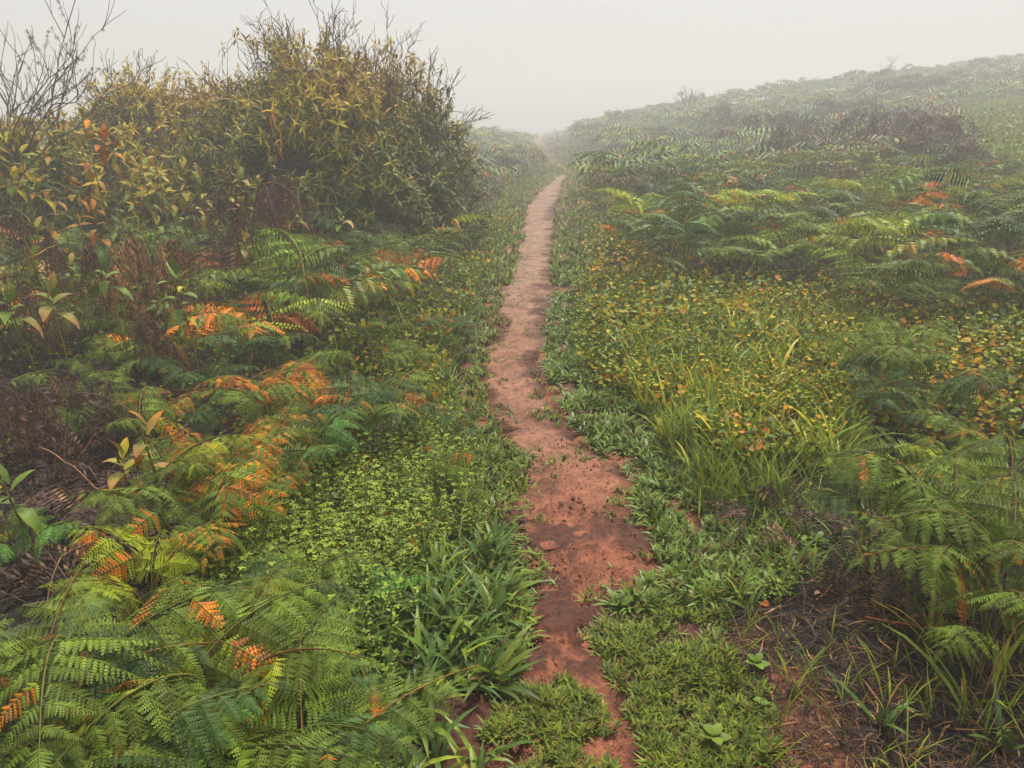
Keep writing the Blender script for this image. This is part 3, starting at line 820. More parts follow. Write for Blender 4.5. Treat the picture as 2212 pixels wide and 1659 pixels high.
def shrub(foot, rx, ry, rz, seed, label, nlimb, nsub, ntwig, leafL, top_col, bare, ncl, low=.12, lean=0.0, nbare=60, side_twigs=0):
    r = np.random.RandomState(seed)
    x0, y0 = foot; z0 = float(H(x0, y0)) - .05
    root = bpy.data.objects.new('shrub', None); COL.objects.link(root); root.location = (x0, y0, z0)
    tag(root, label, 'shrub', 'shrubs at the left of the path')
    B = Geo()
    tips = []
    def bend(a, b, n, amp):
        a = np.array(a); b = np.array(b); L = np.linalg.norm(b - a)
        mid = np.cumsum(r.normal(0, amp * L / n, (n + 1, 3)), 0); mid -= np.linspace(0, 1, n + 1)[:, None] * mid[-1] + (1 - np.linspace(0, 1, n + 1))[:, None] * mid[0]
        up = np.sin(np.linspace(0, math.pi, n + 1))[:, None] * np.array([0, 0, .0])
        return a + (b - a) * np.linspace(0, 1, n + 1)[:, None] + mid + up
    def shell(rad):
        th = r.uniform(0, 2 * math.pi); ph = math.acos(r.uniform(-.12, 1))
        lump = 1 + .20 * math.sin(3 * th + seed) * math.sin(ph * 2) + r.normal(0, .05)
        return np.array([rx * math.sin(ph) * math.cos(th) * rad * lump, ry * math.sin(ph) * math.sin(th) * rad * lump, low * rz + (rz * (1 - low)) * max(0.0, math.cos(ph)) * rad * lump + (rz * .22 * (1 - rad) if rad < 1 else 0)])
    limbs = []
    for i in range(nlimb):
        e = shell(.45); s0 = np.array([r.normal(0, rx * .12), r.normal(0, ry * .12), 0])
        p = bend(s0, e, 5, .22); tube(B, p, .032 * rz / 2.5, .016 * rz / 2.5, TWIG, 5); limbs.append(p)
    subs = []
    for i in range(nlimb * nsub):
        e = shell(r.uniform(.62, .82))
        best = min(((np.linalg.norm(q[k] - e) + .25 * r.rand(), j, k) for j, q in enumerate(limbs) for k in (2, 3, 4, 5)), key=lambda t: t[0])
        p = bend(limbs[best[1]][best[2]], e, 4, .25); tube(B, p, .013, .007, TWIG, 4); subs.append(p)
    SE = np.array([[p[-1], p[-2], p[-3]] for p in subs]).reshape(-1, 3)
    for i in range(ntwig):
        rad = r.uniform(.70, 1.0) if r.rand() < .8 else r.uniform(.45, .8)
        for _ in range(4):
            e = shell(rad)
            if vn(e[0] * 2.2 + 5, e[2] * 2.2 + e[1], seed) > .25: break
        k = np.argmin(np.linalg.norm(SE - (e + r.normal(0, .12, 3)), axis=1))
        p = bend(SE[k], e, 3, .28); tube(B, p, .0045, .0025, TWIG * r.uniform(.8, 1.3), 3)
        d = p[-1] - p[-2]; tips.append((p[-1], d / (np.linalg.norm(d) + 1e-6), rad)); 
        if r.rand() < .5: tips.append(((p[-1] + p[-2]) / 2 + r.normal(0, .02, 3), r.normal(0, .6, 3) + np.array([0, 0, .4]), rad * .9))
    # bare antler-like twigs that stand clear of the leaves
    for i in range(nbare):
        for _ in range(40):
            e = shell(1.0)
            if bare(e[0] / rx, e[1] / ry, e[2] / rz): break
        else: continue
        k = np.argmin(np.linalg.norm(SE - e, axis=1))
        out = np.array([e[0] / rx * .35, e[1] / ry * .2, .9]); out /= np.linalg.norm(out)
        hi = rz * r.uniform(.03, .125)
        if side_twigs and abs(e[0]) > .75 * rx and e[2] < .75 * rz: out = np.array([math.copysign(.75, e[0]), 0, .5]); 
        p = bend(SE[k] * .5 + e * .5, e + out * hi, 5, .2); tube(B, p, .0055, .003, TWIG * .9, 3)
        for q in range(r.randint(3, 8)):
            s0 = p[r.randint(2, 5)]; dr = out + r.normal(0, .42, 3); dr[2] = abs(dr[2]); l = r.uniform(.08, .24)
            q1 = bend(s0, s0 + dr * l, 3, .22); tube(B, q1, .0045, .0028, TWIG * .95, 3)
            if r.rand() < .7:
                dr2 = dr + r.normal(0, .5, 3); tube(B, bend(q1[2], q1[2] + dr2 * l * .5, 2, .2), .0035, .0024, TWIG, 3)
    obj('branches', mesh_of('branches', B.get(), M_BARK), root)
    T = len(tips); P = np.array([t[0] for t in tips]); D = np.array([t[1] for t in tips]); D[:, 2] += .55; D /= np.linalg.norm(D, axis=1)[:, None] + 1e-9
    h = P[:, 2] / rz
    ref = r.normal(0, 1, (T, 3)); X_ = np.cross(ref, D); X_ /= np.linalg.norm(X_, axis=1)[:, None]; Y_ = np.cross(D, X_)
    R = np.stack([X_, Y_, D], -1)
    sc_ = r.uniform(.75, 1.15, T)
    warm = np.clip((h - .50) * 1.7 + r.normal(0, .28, T) + (fbm(P[:, 0] * 1.5 + 9, P[:, 2] * 1.5, seed) - .5) * 1.2, 0, 1) * top_col
    kind = np.where(warm > .78, 3, np.where(warm > .42, 2, np.where(warm > .2, 1, 0)))
    kind = np.where((r.rand(T) < .03), 4, kind)
    tm = [rosette(seed + 1, 8, leafL, 70, .9, SG, None, SG2), rosette(seed + 2, 8, leafL, 72, .8, SG2, None, SY * .8), rosette(seed + 3, 7, leafL, 75, .7, SG2 * 1.2, SY, SY),
          rosette(seed + 4, 7, leafL * .95, 78, .6, SY, SO, SY * 1.1), rosette(seed + 5, 6, leafL, 70, .8, SO, ORANGE, SY)]
    # nearest whorls are parts of their own, the rest one mass of leaves
    Pw = P + np.array([x0, y0, z0]); front = np.argsort(np.hypot(Pw[:, 0], Pw[:, 1]) - .6 * (np.linalg.norm(P / np.array([rx, ry, rz]), axis=1)))
    tm_me = [mesh_of('leaf_whorl', g, M_LEAF) for g in tm]
    cl = front[:ncl]
    for i in cl: obj('leaf_whorl', tm_me[kind[i]], root, tuple(P[i]), quat_of(R[i]), float(sc_[i]) * 1.1)
    rest_ = front[ncl:]; G = Geo()
    for k in range(5):
        s_ = rest_[kind[rest_] == k]
        scatter(G, tm[k], P[s_], R[s_], sc_[s_], r.uniform(.75, 1.25, (len(s_), 1)) * np.ones((1, 3)))
    f = obj('foliage', mesh_of('foliage', G.get(), M_LEAF), root); f['kind'] = 'stuff'
    return root

shrub(SH[0][0], *SH[0][1], 31, 'big round shrub with yellow top leaves and bare grey twigs standing against the fog', 9, 9, 5200, .125, 1.25,
      lambda a, b, c: c > .72 or (a > .7 and c > .35), 260, low=.10, nbare=75, side_twigs=1)
shrub(SH[1][0], *SH[1][1], 57, 'lower yellow-green shrub spreading left of the big round one', 8, 8, 2900, .13, 1.3,
      lambda a, b, c: c > .75, 200, nbare=22)
shrub(SH[2][0], *SH[2][1], 83, 'shrub with large orange and yellow leaves near the left edge', 6, 7, 600, .18, 1.15,
      lambda a, b, c: c > .7, 200, nbare=10)
shrub(SH[3][0], *SH[3][1], 91, 'small twiggy shrub of long pale leaves in front of the others', 5, 6, 170, .19, .95,
      lambda a, b, c: c > .8, 150, nbare=4)

# leafless shrub at the left edge with mossy twigs
def bare_shrub(u_, v_, h, label, seed, spread=.35, ns=9, moss=True, sz=1.0, grp='leafless shrubs'):
    r = np.random.RandomState(seed); x0, y0 = at(u_, v_)
    root = bpy.data.objects.new('bare_shrub', None); COL.objects.link(root); root.location = (x0, y0, float(H(x0, y0)) - .03)
    tag(root, label, 'shrub', grp)
    B = Geo(); Mo = Geo()
    def grow(p, d, l, rad, lev):
        n = 4; pts = [p.copy()]
        for i in range(n):
            d = d + r.normal(0, .13, 3) + np.array([0, 0, .05]); d /= np.linalg.norm(d); p = p + d * l / n; pts.append(p.copy())
        tube(B, pts, rad, rad * .65, TWIG * r.uniform(.7, 1.1), 4)
        if moss and lev >= 2 and r.rand() < .22:
            for q in range(70):
                a = pts[r.randint(1, n + 1)] + r.normal(0, .01, 3); dd = r.normal(0, 1, 3); dd /= np.linalg.norm(dd)
                ribbon(Mo, [a, a + dd * .025 + np.array([0, 0, -.012])], [.004, .001], np.array((.17, .085, .045)) * r.uniform(.7, 1.3))
        if lev < 4:
            for q in range(2 + (r.rand() < .35) if lev else 2):
                k = n if q == 0 else r.randint(2, n + 1)
                nd = d + r.normal(0, .42, 3); nd[2] = abs(nd[2]) * .8 + .25; nd /= np.linalg.norm(nd)
                grow(pts[k], nd, l * r.uniform(.55, .8), rad * .66, lev + 1)
    for i in range(ns):
        d = np.array([r.normal(0, spread), r.normal(0, spread * .6), 1.0]); d /= np.linalg.norm(d)
        grow(np.array([r.normal(0, .08), r.normal(0, .08), 0]), d, h * .40, .013 * sz, 0)
    obj('branches', mesh_of('branches', B.get(), M_BARK), root)
    if Mo.n: obj('moss', mesh_of('moss', Mo.get(), M_DEAD), root)
    return root
bare_shrub(30, 580, 3.0, 'leafless grey shrub with brown moss on its twigs standing at the left edge', 5, .13, 9, True, 1.4)
bare_shrub(215, 545, 1.25, 'low dark leafless shrub between the orange leafed shrub and the lower yellow one', 9, .45, 8, False)
bare_shrub(660, 520, 2.5, 'thin bare stems reaching above the top of the big round shrub', 14, .22, 6, True)
# skyline plants on the right
for i, (u_, v_, h, lab) in enumerate([(1492, 215, .9, 'small twiggy bush on the skyline above the middle of the hillside'),
                                      (1915, 165, 1.1, 'single tall weed stalk sticking up from the skyline at the right'),
                                      (1330, 240, .7, 'faint leafless bush on the skyline just right of the path end')]):
    d = ray(u_, v_); k = 50.0 / d[1]; x_, y_ = d[0] * k, 50.0
    r_ = bare_shrub(1500, 400, h, lab, 40 + i, .35 if i != 1 else .05, 9 if i != 1 else 2, i == 0, 1.1, 'skyline plants')
    r_.location = (x_, y_, float(H(x_, y_)) + .2); r_.scale = (1.7, 1.7, 1.7)

# ------------------------------------------------------------------ broadleaf plants
LEAF_ME = []
for i, (c, t_) in enumerate([(np.array((.15, .21, .035)), None), (np.array((.12, .18, .04)), None), (np.array((.24, .26, .05)), np.array((.45, .18, .08))),
                             (np.array((.34, .22, .06)), ORANGE * .7), (ORANGE * np.array((.62, .75, 1)), ORANGE * .8), (np.array((.36, .32, .04)), GOLD * .8)]):
    LEAF_ME.append([])
    for k in range(3):
        G = Geo(); t = np.linspace(0, 1, 7); dr = (.5, .9, 1.3)[k]
        pts = np.stack([t * (1 - .25 * dr * t), .02 * np.sin(t * 9), .18 * t - dr * .55 * t ** 2], 1)
        w = .185 * np.sin(np.pi * np.clip(t, .02, .985) ** .8) ** .9; w[-1] = 0
        ribbon(G, pts, w, c, fold=.3, cols=np.array([c * (1 - a ** 2) + (t_ if t_ is not None else c) * a ** 2 for a in t]))
        LEAF_ME[-1].append(mesh_of('leaf', G.get(), M_LEAF, True))
def broadleaf(u_, v_, up, L, kinds, label, n=8, h=None, flower=False, mode=0):
    r = random.Random(int(u_ + v_))
    if up > 3:                                  # given as a distance from the viewer instead of a height
        d = ray(u_, v_); x_, y_ = d[0] * up / d[1], up; z_ = float(H(x_, y_)); up = CAMZ + d[2] * up / d[1] - z_
    else:
        x_, y_ = at(u_, v_, up); z_ = float(H(x_, y_))
    L = L * (.82 if y_ < 6 else 1)
    root = bpy.data.objects.new('broadleaf_plant', None); COL.objects.link(root); root.location = (x_, y_, z_)
    tag(root, label, 'plant', 'broadleaf plants at the left')
    G = Geo(); top = np.array([r.uniform(-.04, .04), r.uniform(-.04, .04), up])
    pts = [top * t + np.array([.03 * math.sin(t * 4), 0, 0]) for t in np.linspace(0, 1, 6)]
    tube(G, pts, .006, .004, np.array((.22, .15, .04)), 5)
    obj('stem', mesh_of('stem', G.get(), M_BARK), root)
    for i in range(n):
        f = i / max(1, n - 1); a = 2.39 * i + r.uniform(-.3, .3); el = math.radians(-10 + 75 * f ** 1.3 + r.uniform(-10, 10))
        zz = up - (.30 * up if mode else .10) * (1 - f)
        q = quat_of(rotz(a) @ roty(-el))
        obj('leaf', LEAF_ME[r.choice(kinds)][0 if f > .7 else r.randrange(1, 3)], root, (top[0], top[1], zz), q, L * r.uniform(.8, 1.1) * (1 - .25 * f))
    if flower:
        F = Geo(); b = top + np.array([0, 0, 0]); tube(F, [b, b + np.array([.01, 0, .16])], .003, .002, TAN, 3)
        rr = np.random.RandomState(int(u_))
        for k in range(60):
            z = rr.uniform(.05, .18); aa = rr.uniform(0, 6.28); e = .035 * rr.uniform(.3, 1)
            p = b + np.array([math.cos(aa) * e, math.sin(aa) * e, z]); ribbon(F, [p, p + np.array([math.cos(aa) * .012, math.sin(aa) * .012, .006])], [.006, .003], np.array((.50, .30, .12)) * rr.uniform(.7, 1.2))
        obj('flower_spike', mesh_of('flower_spike', F.get(), M_DEAD), root)
for a in [
    (262, 985, .42, .17, [2, 2, 5], 'pale yellow-green broadleaf plant standing in the black clearing', 8, None, False, 0),
    (300, 935, .52, .18, [3, 2], 'tall curling broadleaf shoot with reddish upper leaf in the black clearing', 5, None, False, 1),
    (10, 1065, .35, .20, [0, 1], 'broadleaf plant half cut by the left edge of the photo over the black clearing', 5, None, False, 0),
    (40, 660, .62, .24, [0, 0, 2], 'broad green leaved plant with pinkish flower spike at the left edge', 7, None, True, 0),
    (105, 650, .66, .24, [0, 2], 'broadleaf plant with cream flower spike next to the leftmost flowering one', 7, None, True, 0),
    (240, 600, .75, .22, [0, 1, 0], 'broad green leaved plant with one leaf hanging straight down before the tan bracken', 7, None, False, 0),
    (395, 600, .78, .20, [0, 5, 1], 'tall leafy broadleaf plant left of the blue-green fern', 11, None, False, 1),
    (355, 560, 5.6, .18, [0, 5], 'broadleaf plant with yellow shoots behind the tan bracken', 8, None, False, 1),
    (540, 520, 6.4, .20, [2, 5, 3], 'yellowish broadleaf plant with folded leaves under the dead hanging frond', 8, None, False, 0),
    (150, 560, 5.4, .20, [0, 2, 1], 'broadleaf plant amid brown dead bracken at the left', 9, None, False, 1),
    (60, 540, 5.6, .20, [0, 3, 5], 'broadleaf plant with orange lower leaf near the leafless shrub', 8, None, False, 1),
    (440, 400, 6.6, .22, [2, 5, 0], 'yellow-green broadleaf shoots rising in front of the lower shrub', 10, None, True, 1),
    (400, 350, 7.0, .20, [5, 2], 'broadleaf shoot with upright golden leaf left of the yellow-green shoots', 8, None, False, 1),
    (515, 360, 7.2, .20, [5, 0, 2], 'tall shoot with orange-yellow tip leaf in front of the big shrub', 9, None, False, 1),
    (560, 400, 7.5, .20, [0, 2], 'broadleaf shoot with drooping grey-green leaves before the big shrub', 8, None, False, 0),
    (640, 455, 7.6, .22, [0, 1, 2], 'spreading star of long green leaves low on the big shrub', 10, None, False, 0),
    (735, 470, 7.8, .22, [0, 1, 2], 'star of long drooping green leaves right of its twin on the big shrub', 10, None, False, 0),
    (660, 400, 8.0, .18, [0, 2], 'leafy shoot in the middle of the big shrub face', 9, None, False, 0),
    (190, 240, 6.2, .17, [4, 3, 5], 'red and orange shoot standing highest among the left shrubs', 9, None, False, 1),
    (235, 300, 6.0, .20, [4, 4, 3], 'broadleaf plant with a bunch of red-orange hanging leaves near the left', 7, None, False, 0),
    (85, 400, 5.8, .20, [3, 5, 0], 'shoot with yellow upright leaves below the leafless shrub', 8, None, False, 0),
    (150, 400, 5.9, .18, [4, 3, 5], 'shoot with coral hanging leaves between the leafless and the orange shrub', 8, None, False, 0),
    (30, 380, 5.7, .20, [0, 5], 'yellow-green shoot at the left edge under the leafless shrub', 8, None, False, 0),
    (300, 330, 6.6, .16, [5, 2, 0], 'dense yellow-green shoot above the small twiggy shrub', 9, None, False, 1),
]:
    broadleaf(*a[:6], n=a[6], flower=a[8], mode=a[9])

WORDS = ['green', 'olive', 'yellow-tinted', 'orange-tipped', 'red-orange', 'golden']
SPOTS = [(30, 300, 6.8, 'behind the leafless shrub'), (110, 330, 7.0, 'below the red shoot on its near side'), (70, 470, 5.6, 'at the foot of the leafless shrub'), (210, 430, 6.2, 'under the hanging red-orange leaves'),
         (270, 420, 6.6, 'beside the small twiggy shrub'), (330, 470, 6.4, 'in front of the small twiggy shrub'), (380, 450, 6.5, 'left of the dead hanging frond'), (470, 470, 6.6, 'right above the dead hanging frond'),
         (250, 500, 5.8, 'over the tan bracken'), (120, 500, 5.6, 'above the brown dead bracken'), (330, 260, 8.0, 'high on the lower yellow-green shrub'), (580, 330, 8.2, 'high on the near face of the big shrub'),
         (800, 430, 8.6, 'on the side of the big shrub facing the path'), (700, 340, 8.6, 'in the centre of the big shrub'), (600, 490, 7.2, 'low at the corner of the big shrub'), (820, 330, 8.8, 'on the upper path side of the big shrub'),
         (900, 400, 9.0, 'at the outer edge of the big shrub'), (500, 420, 7.0, 'between the tall shoot and the dead frond')]
for i, (u_, v_, dd_, w_) in enumerate(SPOTS):
    ks = [[0, 5], [3, 5], [0, 2], [4, 3], [0, 1], [0, 2], [5, 0], [2, 0], [0], [0, 3], [5], [2, 5], [0, 1], [0, 2], [0, 1], [2, 5], [5, 2], [0, 5]][i]
    broadleaf(u_, v_, dd_, .19 if dd_ < 7.5 else .16, ks, f'{WORDS[ks[0]]} leafy broadleaf shoot {w_}', n=9, mode=1)

# ------------------------------------------------------------------ grasses and ground cover
def blade(G, L, w, el, az, droop, col, tip=None, base=(0, 0, 0), seg=4, fold=.25):
    t = np.linspace(0, 1, seg + 1)
    f = el - droop * t ** 1.3 * 1.0
    dx = np.cos(f) * L / seg; dz = np.sin(f) * L / seg
    x = np.concatenate([[0], np.cumsum(dx[:-1])]); z = np.concatenate([[0], np.cumsum(dz[:-1])])
    pts = np.stack([x * math.cos(az), x * math.sin(az), z], 1) + np.array(base)
    wd = w * np.array([.55, 1, .95, .7, .05] if seg == 4 else ([.6, 1, .75, .05] if seg == 3 else [.7, 1, .05]))
    cols = np.array([col * (1 - a) + (tip if tip is not None else col) * a for a in t])
    ribbon(G, pts, wd, col, side=np.array([-math.sin(az), math.cos(az), 0.]), fold=fold, cols=cols)

def sample(n, y0, y1, power=1.6, poly=None, fn=None, xmax=None):
    """random ground points, denser towards the viewer"""
    out = []
    tot = 0
    while tot < n:
        m = n * 2
        uu = RS.rand(m); e = 1 - power
        y_ = (y0 ** e + uu * (y1 ** e - y0 ** e)) ** (1 / e) if abs(e) > 1e-3 else y0 * (y1 / y0) ** uu
        half = .70 * y_ + .6 + (1.0 if poly is None else 0.0)
        if poly is not None: x_ = RS.uniform(poly[:, 0].min(), poly[:, 0].max(), m)
        elif xmax is not None: x_ = PC(y_) + RS.uniform(-xmax, xmax, m)
        else: x_ = RS.uniform(-1, 1, m) * half
        k = np.abs(x_) < half + .3
        if poly is not None: k &= inside(x_, y_, poly)
        if fn is not None: k &= fn(x_, y_)
        out.append(np.stack([x_[k], y_[k]], 1)); tot += int(k.sum())
        if len(out) > 60: break
    return np.concatenate(out)[:n]

def lay(G, tmpls, P, s0, s1, tint=(.8, 1.2), tilt=.15, up=0.0, cols=None):
    pk = RS.randint(0, len(tmpls), len(P))
    for k, g in enumerate(tmpls):
        s_ = P[pk == k]
        if len(s_) == 0: continue
        pos = np.stack([s_[:, 0], s_[:, 1], H(s_[:, 0], s_[:, 1]) + up], 1)
        R = rotz(RS.uniform(0, 6.28, len(s_))) @ rotx(RS.normal(0, tilt, len(s_)))
        tn = RS.uniform(tint[0], tint[1], (len(s_), 1)) * np.ones((1, 3))
        if cols is not None: tn = tn * cols[RS.randint(0, len(cols), len(s_))]
        scatter(G, g, pos, R, RS.uniform(s0, s1, len(s_)), tn)

# low mat grass: short broad blades in flat rosettes
MATT = []
mg = np.array((.120, .150, .022)); mg2 = np.array((.20, .22, .028)); mg3 = np.array((.110, .155, .026)); mgr = np.array((.16, .10, .035))
for k in range(6):
    G = Geo(); r = np.random.RandomState(k + 400)
    for i in range(7):
        c = (mg, mg2, mg3)[r.randint(3)] if r.rand() > .10 else mgr
        blade(G, r.uniform(.028, .058), r.uniform(.0036, .0060), math.radians(r.uniform(12, 62)), r.uniform(0, 6.28), r.uniform(.3, 1.1), c * r.uniform(.8, 1.2), None,
              (r.uniform(-.012, .012), r.uniform(-.012, .012), r.uniform(0, .01)), 2, 0)
    MATT.append(G.get())
MATB = []
for k in range(5):                        # greener, longer leaved mat right of the path
    G = Geo(); r = np.random.RandomState(k + 430)
    for i in range(8):
        c = (mg3 * 1.1, np.array((.15, .22, .04)), mg, mgr)[r.choice(4, p=[.36, .3, .26, .08])]
        blade(G, r.uniform(.05, .095), r.uniform(.0050, .0078), math.radians(r.uniform(15, 65)), r.uniform(0, 6.28), r.uniform(.4, 1.2), c * r.uniform(.8, 1.25), None,
              (r.uniform(-.015, .015), r.uniform(-.015, .015),   .005), 3, 0)
    MATB.append(G.get())
G = Geo()
def clump(x, y, s, lo): return fbm(x * 5.5, y * 5.5, s) * .6 + fbm(x * 16, y * 16, s + 1) * .4 > lo
P = sample(5200, 1.35, 3.4, 1.2, MATF, lambda x, y: (clump(x * 1.1, y * 1.1, 120, .485) | (RS.rand(len(x)) < .12)) & (pdist(x, y) > -.30) & ((pdist(x, y) > .0) | (fbm(x * 6, y * 6, 130) > .64 - .27 * ss(2.35 - y, 0, 1.0))))
lay(G, MATT, P, .52, .95)
rightm = lambda x, y: (x > PR(y) + .03) & (x < PR(y) + .58 - .22 * ss(y, 4.5, 6)) & clump(x, y, 122, .44)
P = sample(2600, 2.3, 9, 1.5, None, rightm, 1.0); lay(G, MATB, P, .75, 1.2)
leftm = lambda x, y: (x < PL(y) + .01) & (x > PL(y) - .40) & clump(x, y, 124, .40)
P = sample(1900, 1.9, 9, 1.5, None, leftm, .9); lay(G, MATT, P, 1.0, 1.6)
P = sample(700, 1.9, 3.6, 1.5, None, lambda x, y: (x < PL(y) - .0) & (x > PL(y) - .5), .9); lay(G, MATB, P, .9, 1.3)
verge = lambda x, y: (pdist(x, y) > -.03 - .27 * ss(y, 17, 29)) & (pdist(x, y) < .55 + .7 * ss(y, 14, 24)) & clump(x * .5, y * .5, 126, .36)
MATX = []
for k in range(4):
    g_ = Geo(); r = np.random.RandomState(k + 445)
    for i in range(4): blade(g_, r.uniform(.03, .06), r.uniform(.006, .009), math.radians(r.uniform(20, 70)), r.uniform(0, 6.28), r.uniform(.3, 1), (mg, mg2, mg3)[r.randint(3)] * r.uniform(.8, 1.2), None, (r.uniform(-.02, .02), r.uniform(-.02, .02), 0), 2, 0)
    MATX.append(g_.get())
P = sample(5200, 8, 60, 1.1, None, verge, 1.9); lay(G, MATX, P, 1.3, 2.4, tint=(.9, 1.5))
sparse = lambda x, y: (pdist(x, y) < .02) & (pdist(x, y) > -.16) & clump(x, y, 128, .50)
P = sample(520, 1.9, 12, 1.4, None, sparse, .6); lay(G, MATT, P, .6, 1.0)
o = obj('mat_grass', mesh_of('mat_grass', G.get(), M_GRASS)); tag(o, 'low matted grass of short broad blades on both sides of the path', 'grass', kind='stuff')

# round-leaved cover turning yellow and orange
RT = []
for k in range(10):
    G = Geo(); r = np.random.RandomState(k + 460)
    for i in range(6):
        a = r.uniform(0, 6.28); h = r.uniform(.02, .14); e = r.uniform(.01, .06)
        c = [np.array((.14, .20, .014)), np.array((.27, .31, .014)), np.array((.070, .125, .014)), np.array((.50, .34, .014)), np.array((.58, .24, .016)), np.array((.33, .28, .014))][r.choice(6, p=[.34, .20, .34, .03, .01, .08] if k < 6 else [.12, .22, .10, .24, .14, .18])]
        c = c * r.uniform(.8, 1.2); s = r.uniform(.009, .016)
        V = [(0, 0, 0)] + [(math.cos(q) * s * (1.25 if abs(q) < .1 else 1), math.sin(q) * s * .85, .25 * s * (abs(math.sin(q)))) for q in np.linspace(-math.pi, math.pi, 7)[:-1]]
        V = V[1:]; T = [(0, 1, 2), (0, 2, 3), (0, 3, 5), (3, 4, 5)]
        R = rotz(a) @ roty(math.radians(r.uniform(-60, 65))) @ rotx(r.uniform(-.5, .5))
        G.put((np.array(V), np.array(T), np.tile(c, (6, 1))), R, (math.cos(a) * e, math.sin(a) * e, h))
        if i < 2: G.add([(0, 0, 0), (.002, .001, 0), (math.cos(a) * e, math.sin(a) * e, h)], [(0, 1, 2)], np.array((.16, .10, .04)))
    RT.append(G.get())
RTG, RTO = RT[:6], RT[6:]
_lay = lay
def lay(G, tm, P, *a, **k):
    if tm is not RT: return _lay(G, tm, P, *a, **k)
    n_ = fbm(P[:, 0] * 1.4, P[:, 1] * 1.4, 188) * .6 + fbm(P[:, 0] * 4, P[:, 1] * 4, 189) * .4 + RS.normal(0, .03, len(P)) > .53
    _lay(G, RTG, P[~n_], *a, **k); _lay(G, RTO, P[n_], *a, **k)
G = Geo()
P = sample(7000, 3.2, 9, 1.5, COVER, lambda x, y: (pdist(x, y) > .25) & clump(x * .7, y * .7, 140, .40)); lay(G, RT, P, .75, 1.25)
P = sample(1500, 5, 30, 1.2, None, lambda x, y: (x > PR(y) + .35) & (x < PR(y) + 1.6) & clump(x * .3, y * .3, 142, .44), 2.3); lay(G, RT, P, 1.1, 1.9, cols=np.array([(1, 1, 1), (1.6, 1.1, 1), (1.5, 1.3, 1)]))
P = sample(1500, 4.2, 24, 1.2, None, lambda x, y: (x < PL(y) - .25) & (x > PL(y) - 1.2) & clump(x * .4, y * .4, 143, .44), 2.0); lay(G, RT, P, .9, 1.6)
P = sample(4200, 4.2, 26, 1.3, None, lambda x, y: (x > PR(y) + .8) & ((y > 6.2) | (x > 2.2)) & clump(x * .35, y * .35, 144, .38)); lay(G, RT, P, 1.1, 1.8)
P = sample(1100, 3.4, 6.6, 1.1, None, lambda x, y: (x > 1.9) & (x < .74 * y + .4)); lay(G, RT, P, 1.0, 1.7, tint=(.6, 1.1))
P = sample(1700, 2.3, 8.5, 1.1, None, lambda x, y: (x < PL(y) - .3) & clump(x * .5, y * .5, 145, .47) & ~inside(x, y, CLEAR) & ~inside(x, y, HOLLOW)); lay(G, RT, P, .8, 1.4, tint=(.5, .95))
P = sample(900, 32, 90, .5, None, lambda x, y: (pdist(x, y) > .1), 9); lay(G, RT, P, 3, 6, tint=(.7, 1.1))
P = sample(900, 8, 45, .6, FIELD); lay(G, RT, P, 2.2, 4.5)
o = obj('round_leaf_cover', mesh_of('round_leaf_cover', G.get(), M_LEAF)); tag(o, 'low round-leaved ground cover turning yellow and orange right of the path', 'ground cover', kind='stuff')

# small-leaved bright herb patch on the left
HT = []
for k in range(7):
    G = Geo(); r = np.random.RandomState(k + 490)
    h = r.uniform(.10, .20); lx, ly = r.uniform(-.04, .04, 2)
    tube(G, [(0, 0, 0), (lx * .4, ly * .4, h * .5), (lx, ly, h)], .0012, .0008, np.array((.15, .12, .04)), 3)
    nn = r.randint(5, 8)
    for i in range(nn):
        f = (i + 1.5) / (nn + .5); p = np.array([lx * f, ly * f, h * f]); a0 = (i % 2) * math.pi / 2 + r.uniform(-.3, .3)
        for q in range(2 if i < nn - 1 else 4):
            L = r.uniform(.012, .020) * (1.15 - .4 * f); c = G_BRI * r.uniform(.75, 1.25) * np.array((1 + .3 * f, 1, 1))
            V = np.array([(0, 0, 0), (L * .45, L * .32, .1 * L), (L, 0, -.05 * L), (L * .45, -L * .32, .1 * L)])
            G.put((V, np.array([(0, 2, 1), (0, 3, 2)]), np.tile(c, (4, 1))), rotz(a0 + q * (math.pi if i < nn - 1 else math.pi / 2)) @ roty(math.radians(r.uniform(-35, 10))), p)
    HT.append(G.get())
G = Geo()
P = sample(2700, 1.8, 4.6, 1.2, HERB, lambda x, y: clump(x * .9, y * .9, 150, .38)); lay(G, HT, P, .8, 1.35)
P = sample(420, 1.5, 2.6, 1.0, None, lambda x, y: (x < -.35) & (x > -1.05) & clump(x * .6, y * .6, 151, .42)); lay(G, HT, P, .8, 1.5)
P = sample(160, 2.2, 4.0, 1.2, None, lambda x, y: (x > PR(y) + .5) & (x < PR(y) + 1.4)); lay(G, HT, P, .5, .9)
o = obj('herb_patch', mesh_of('herb_patch', G.get(), M_LEAF)); tag(o, 'bright green small-leaved herb patch between the ferns and the path', 'herbs', kind='stuff')

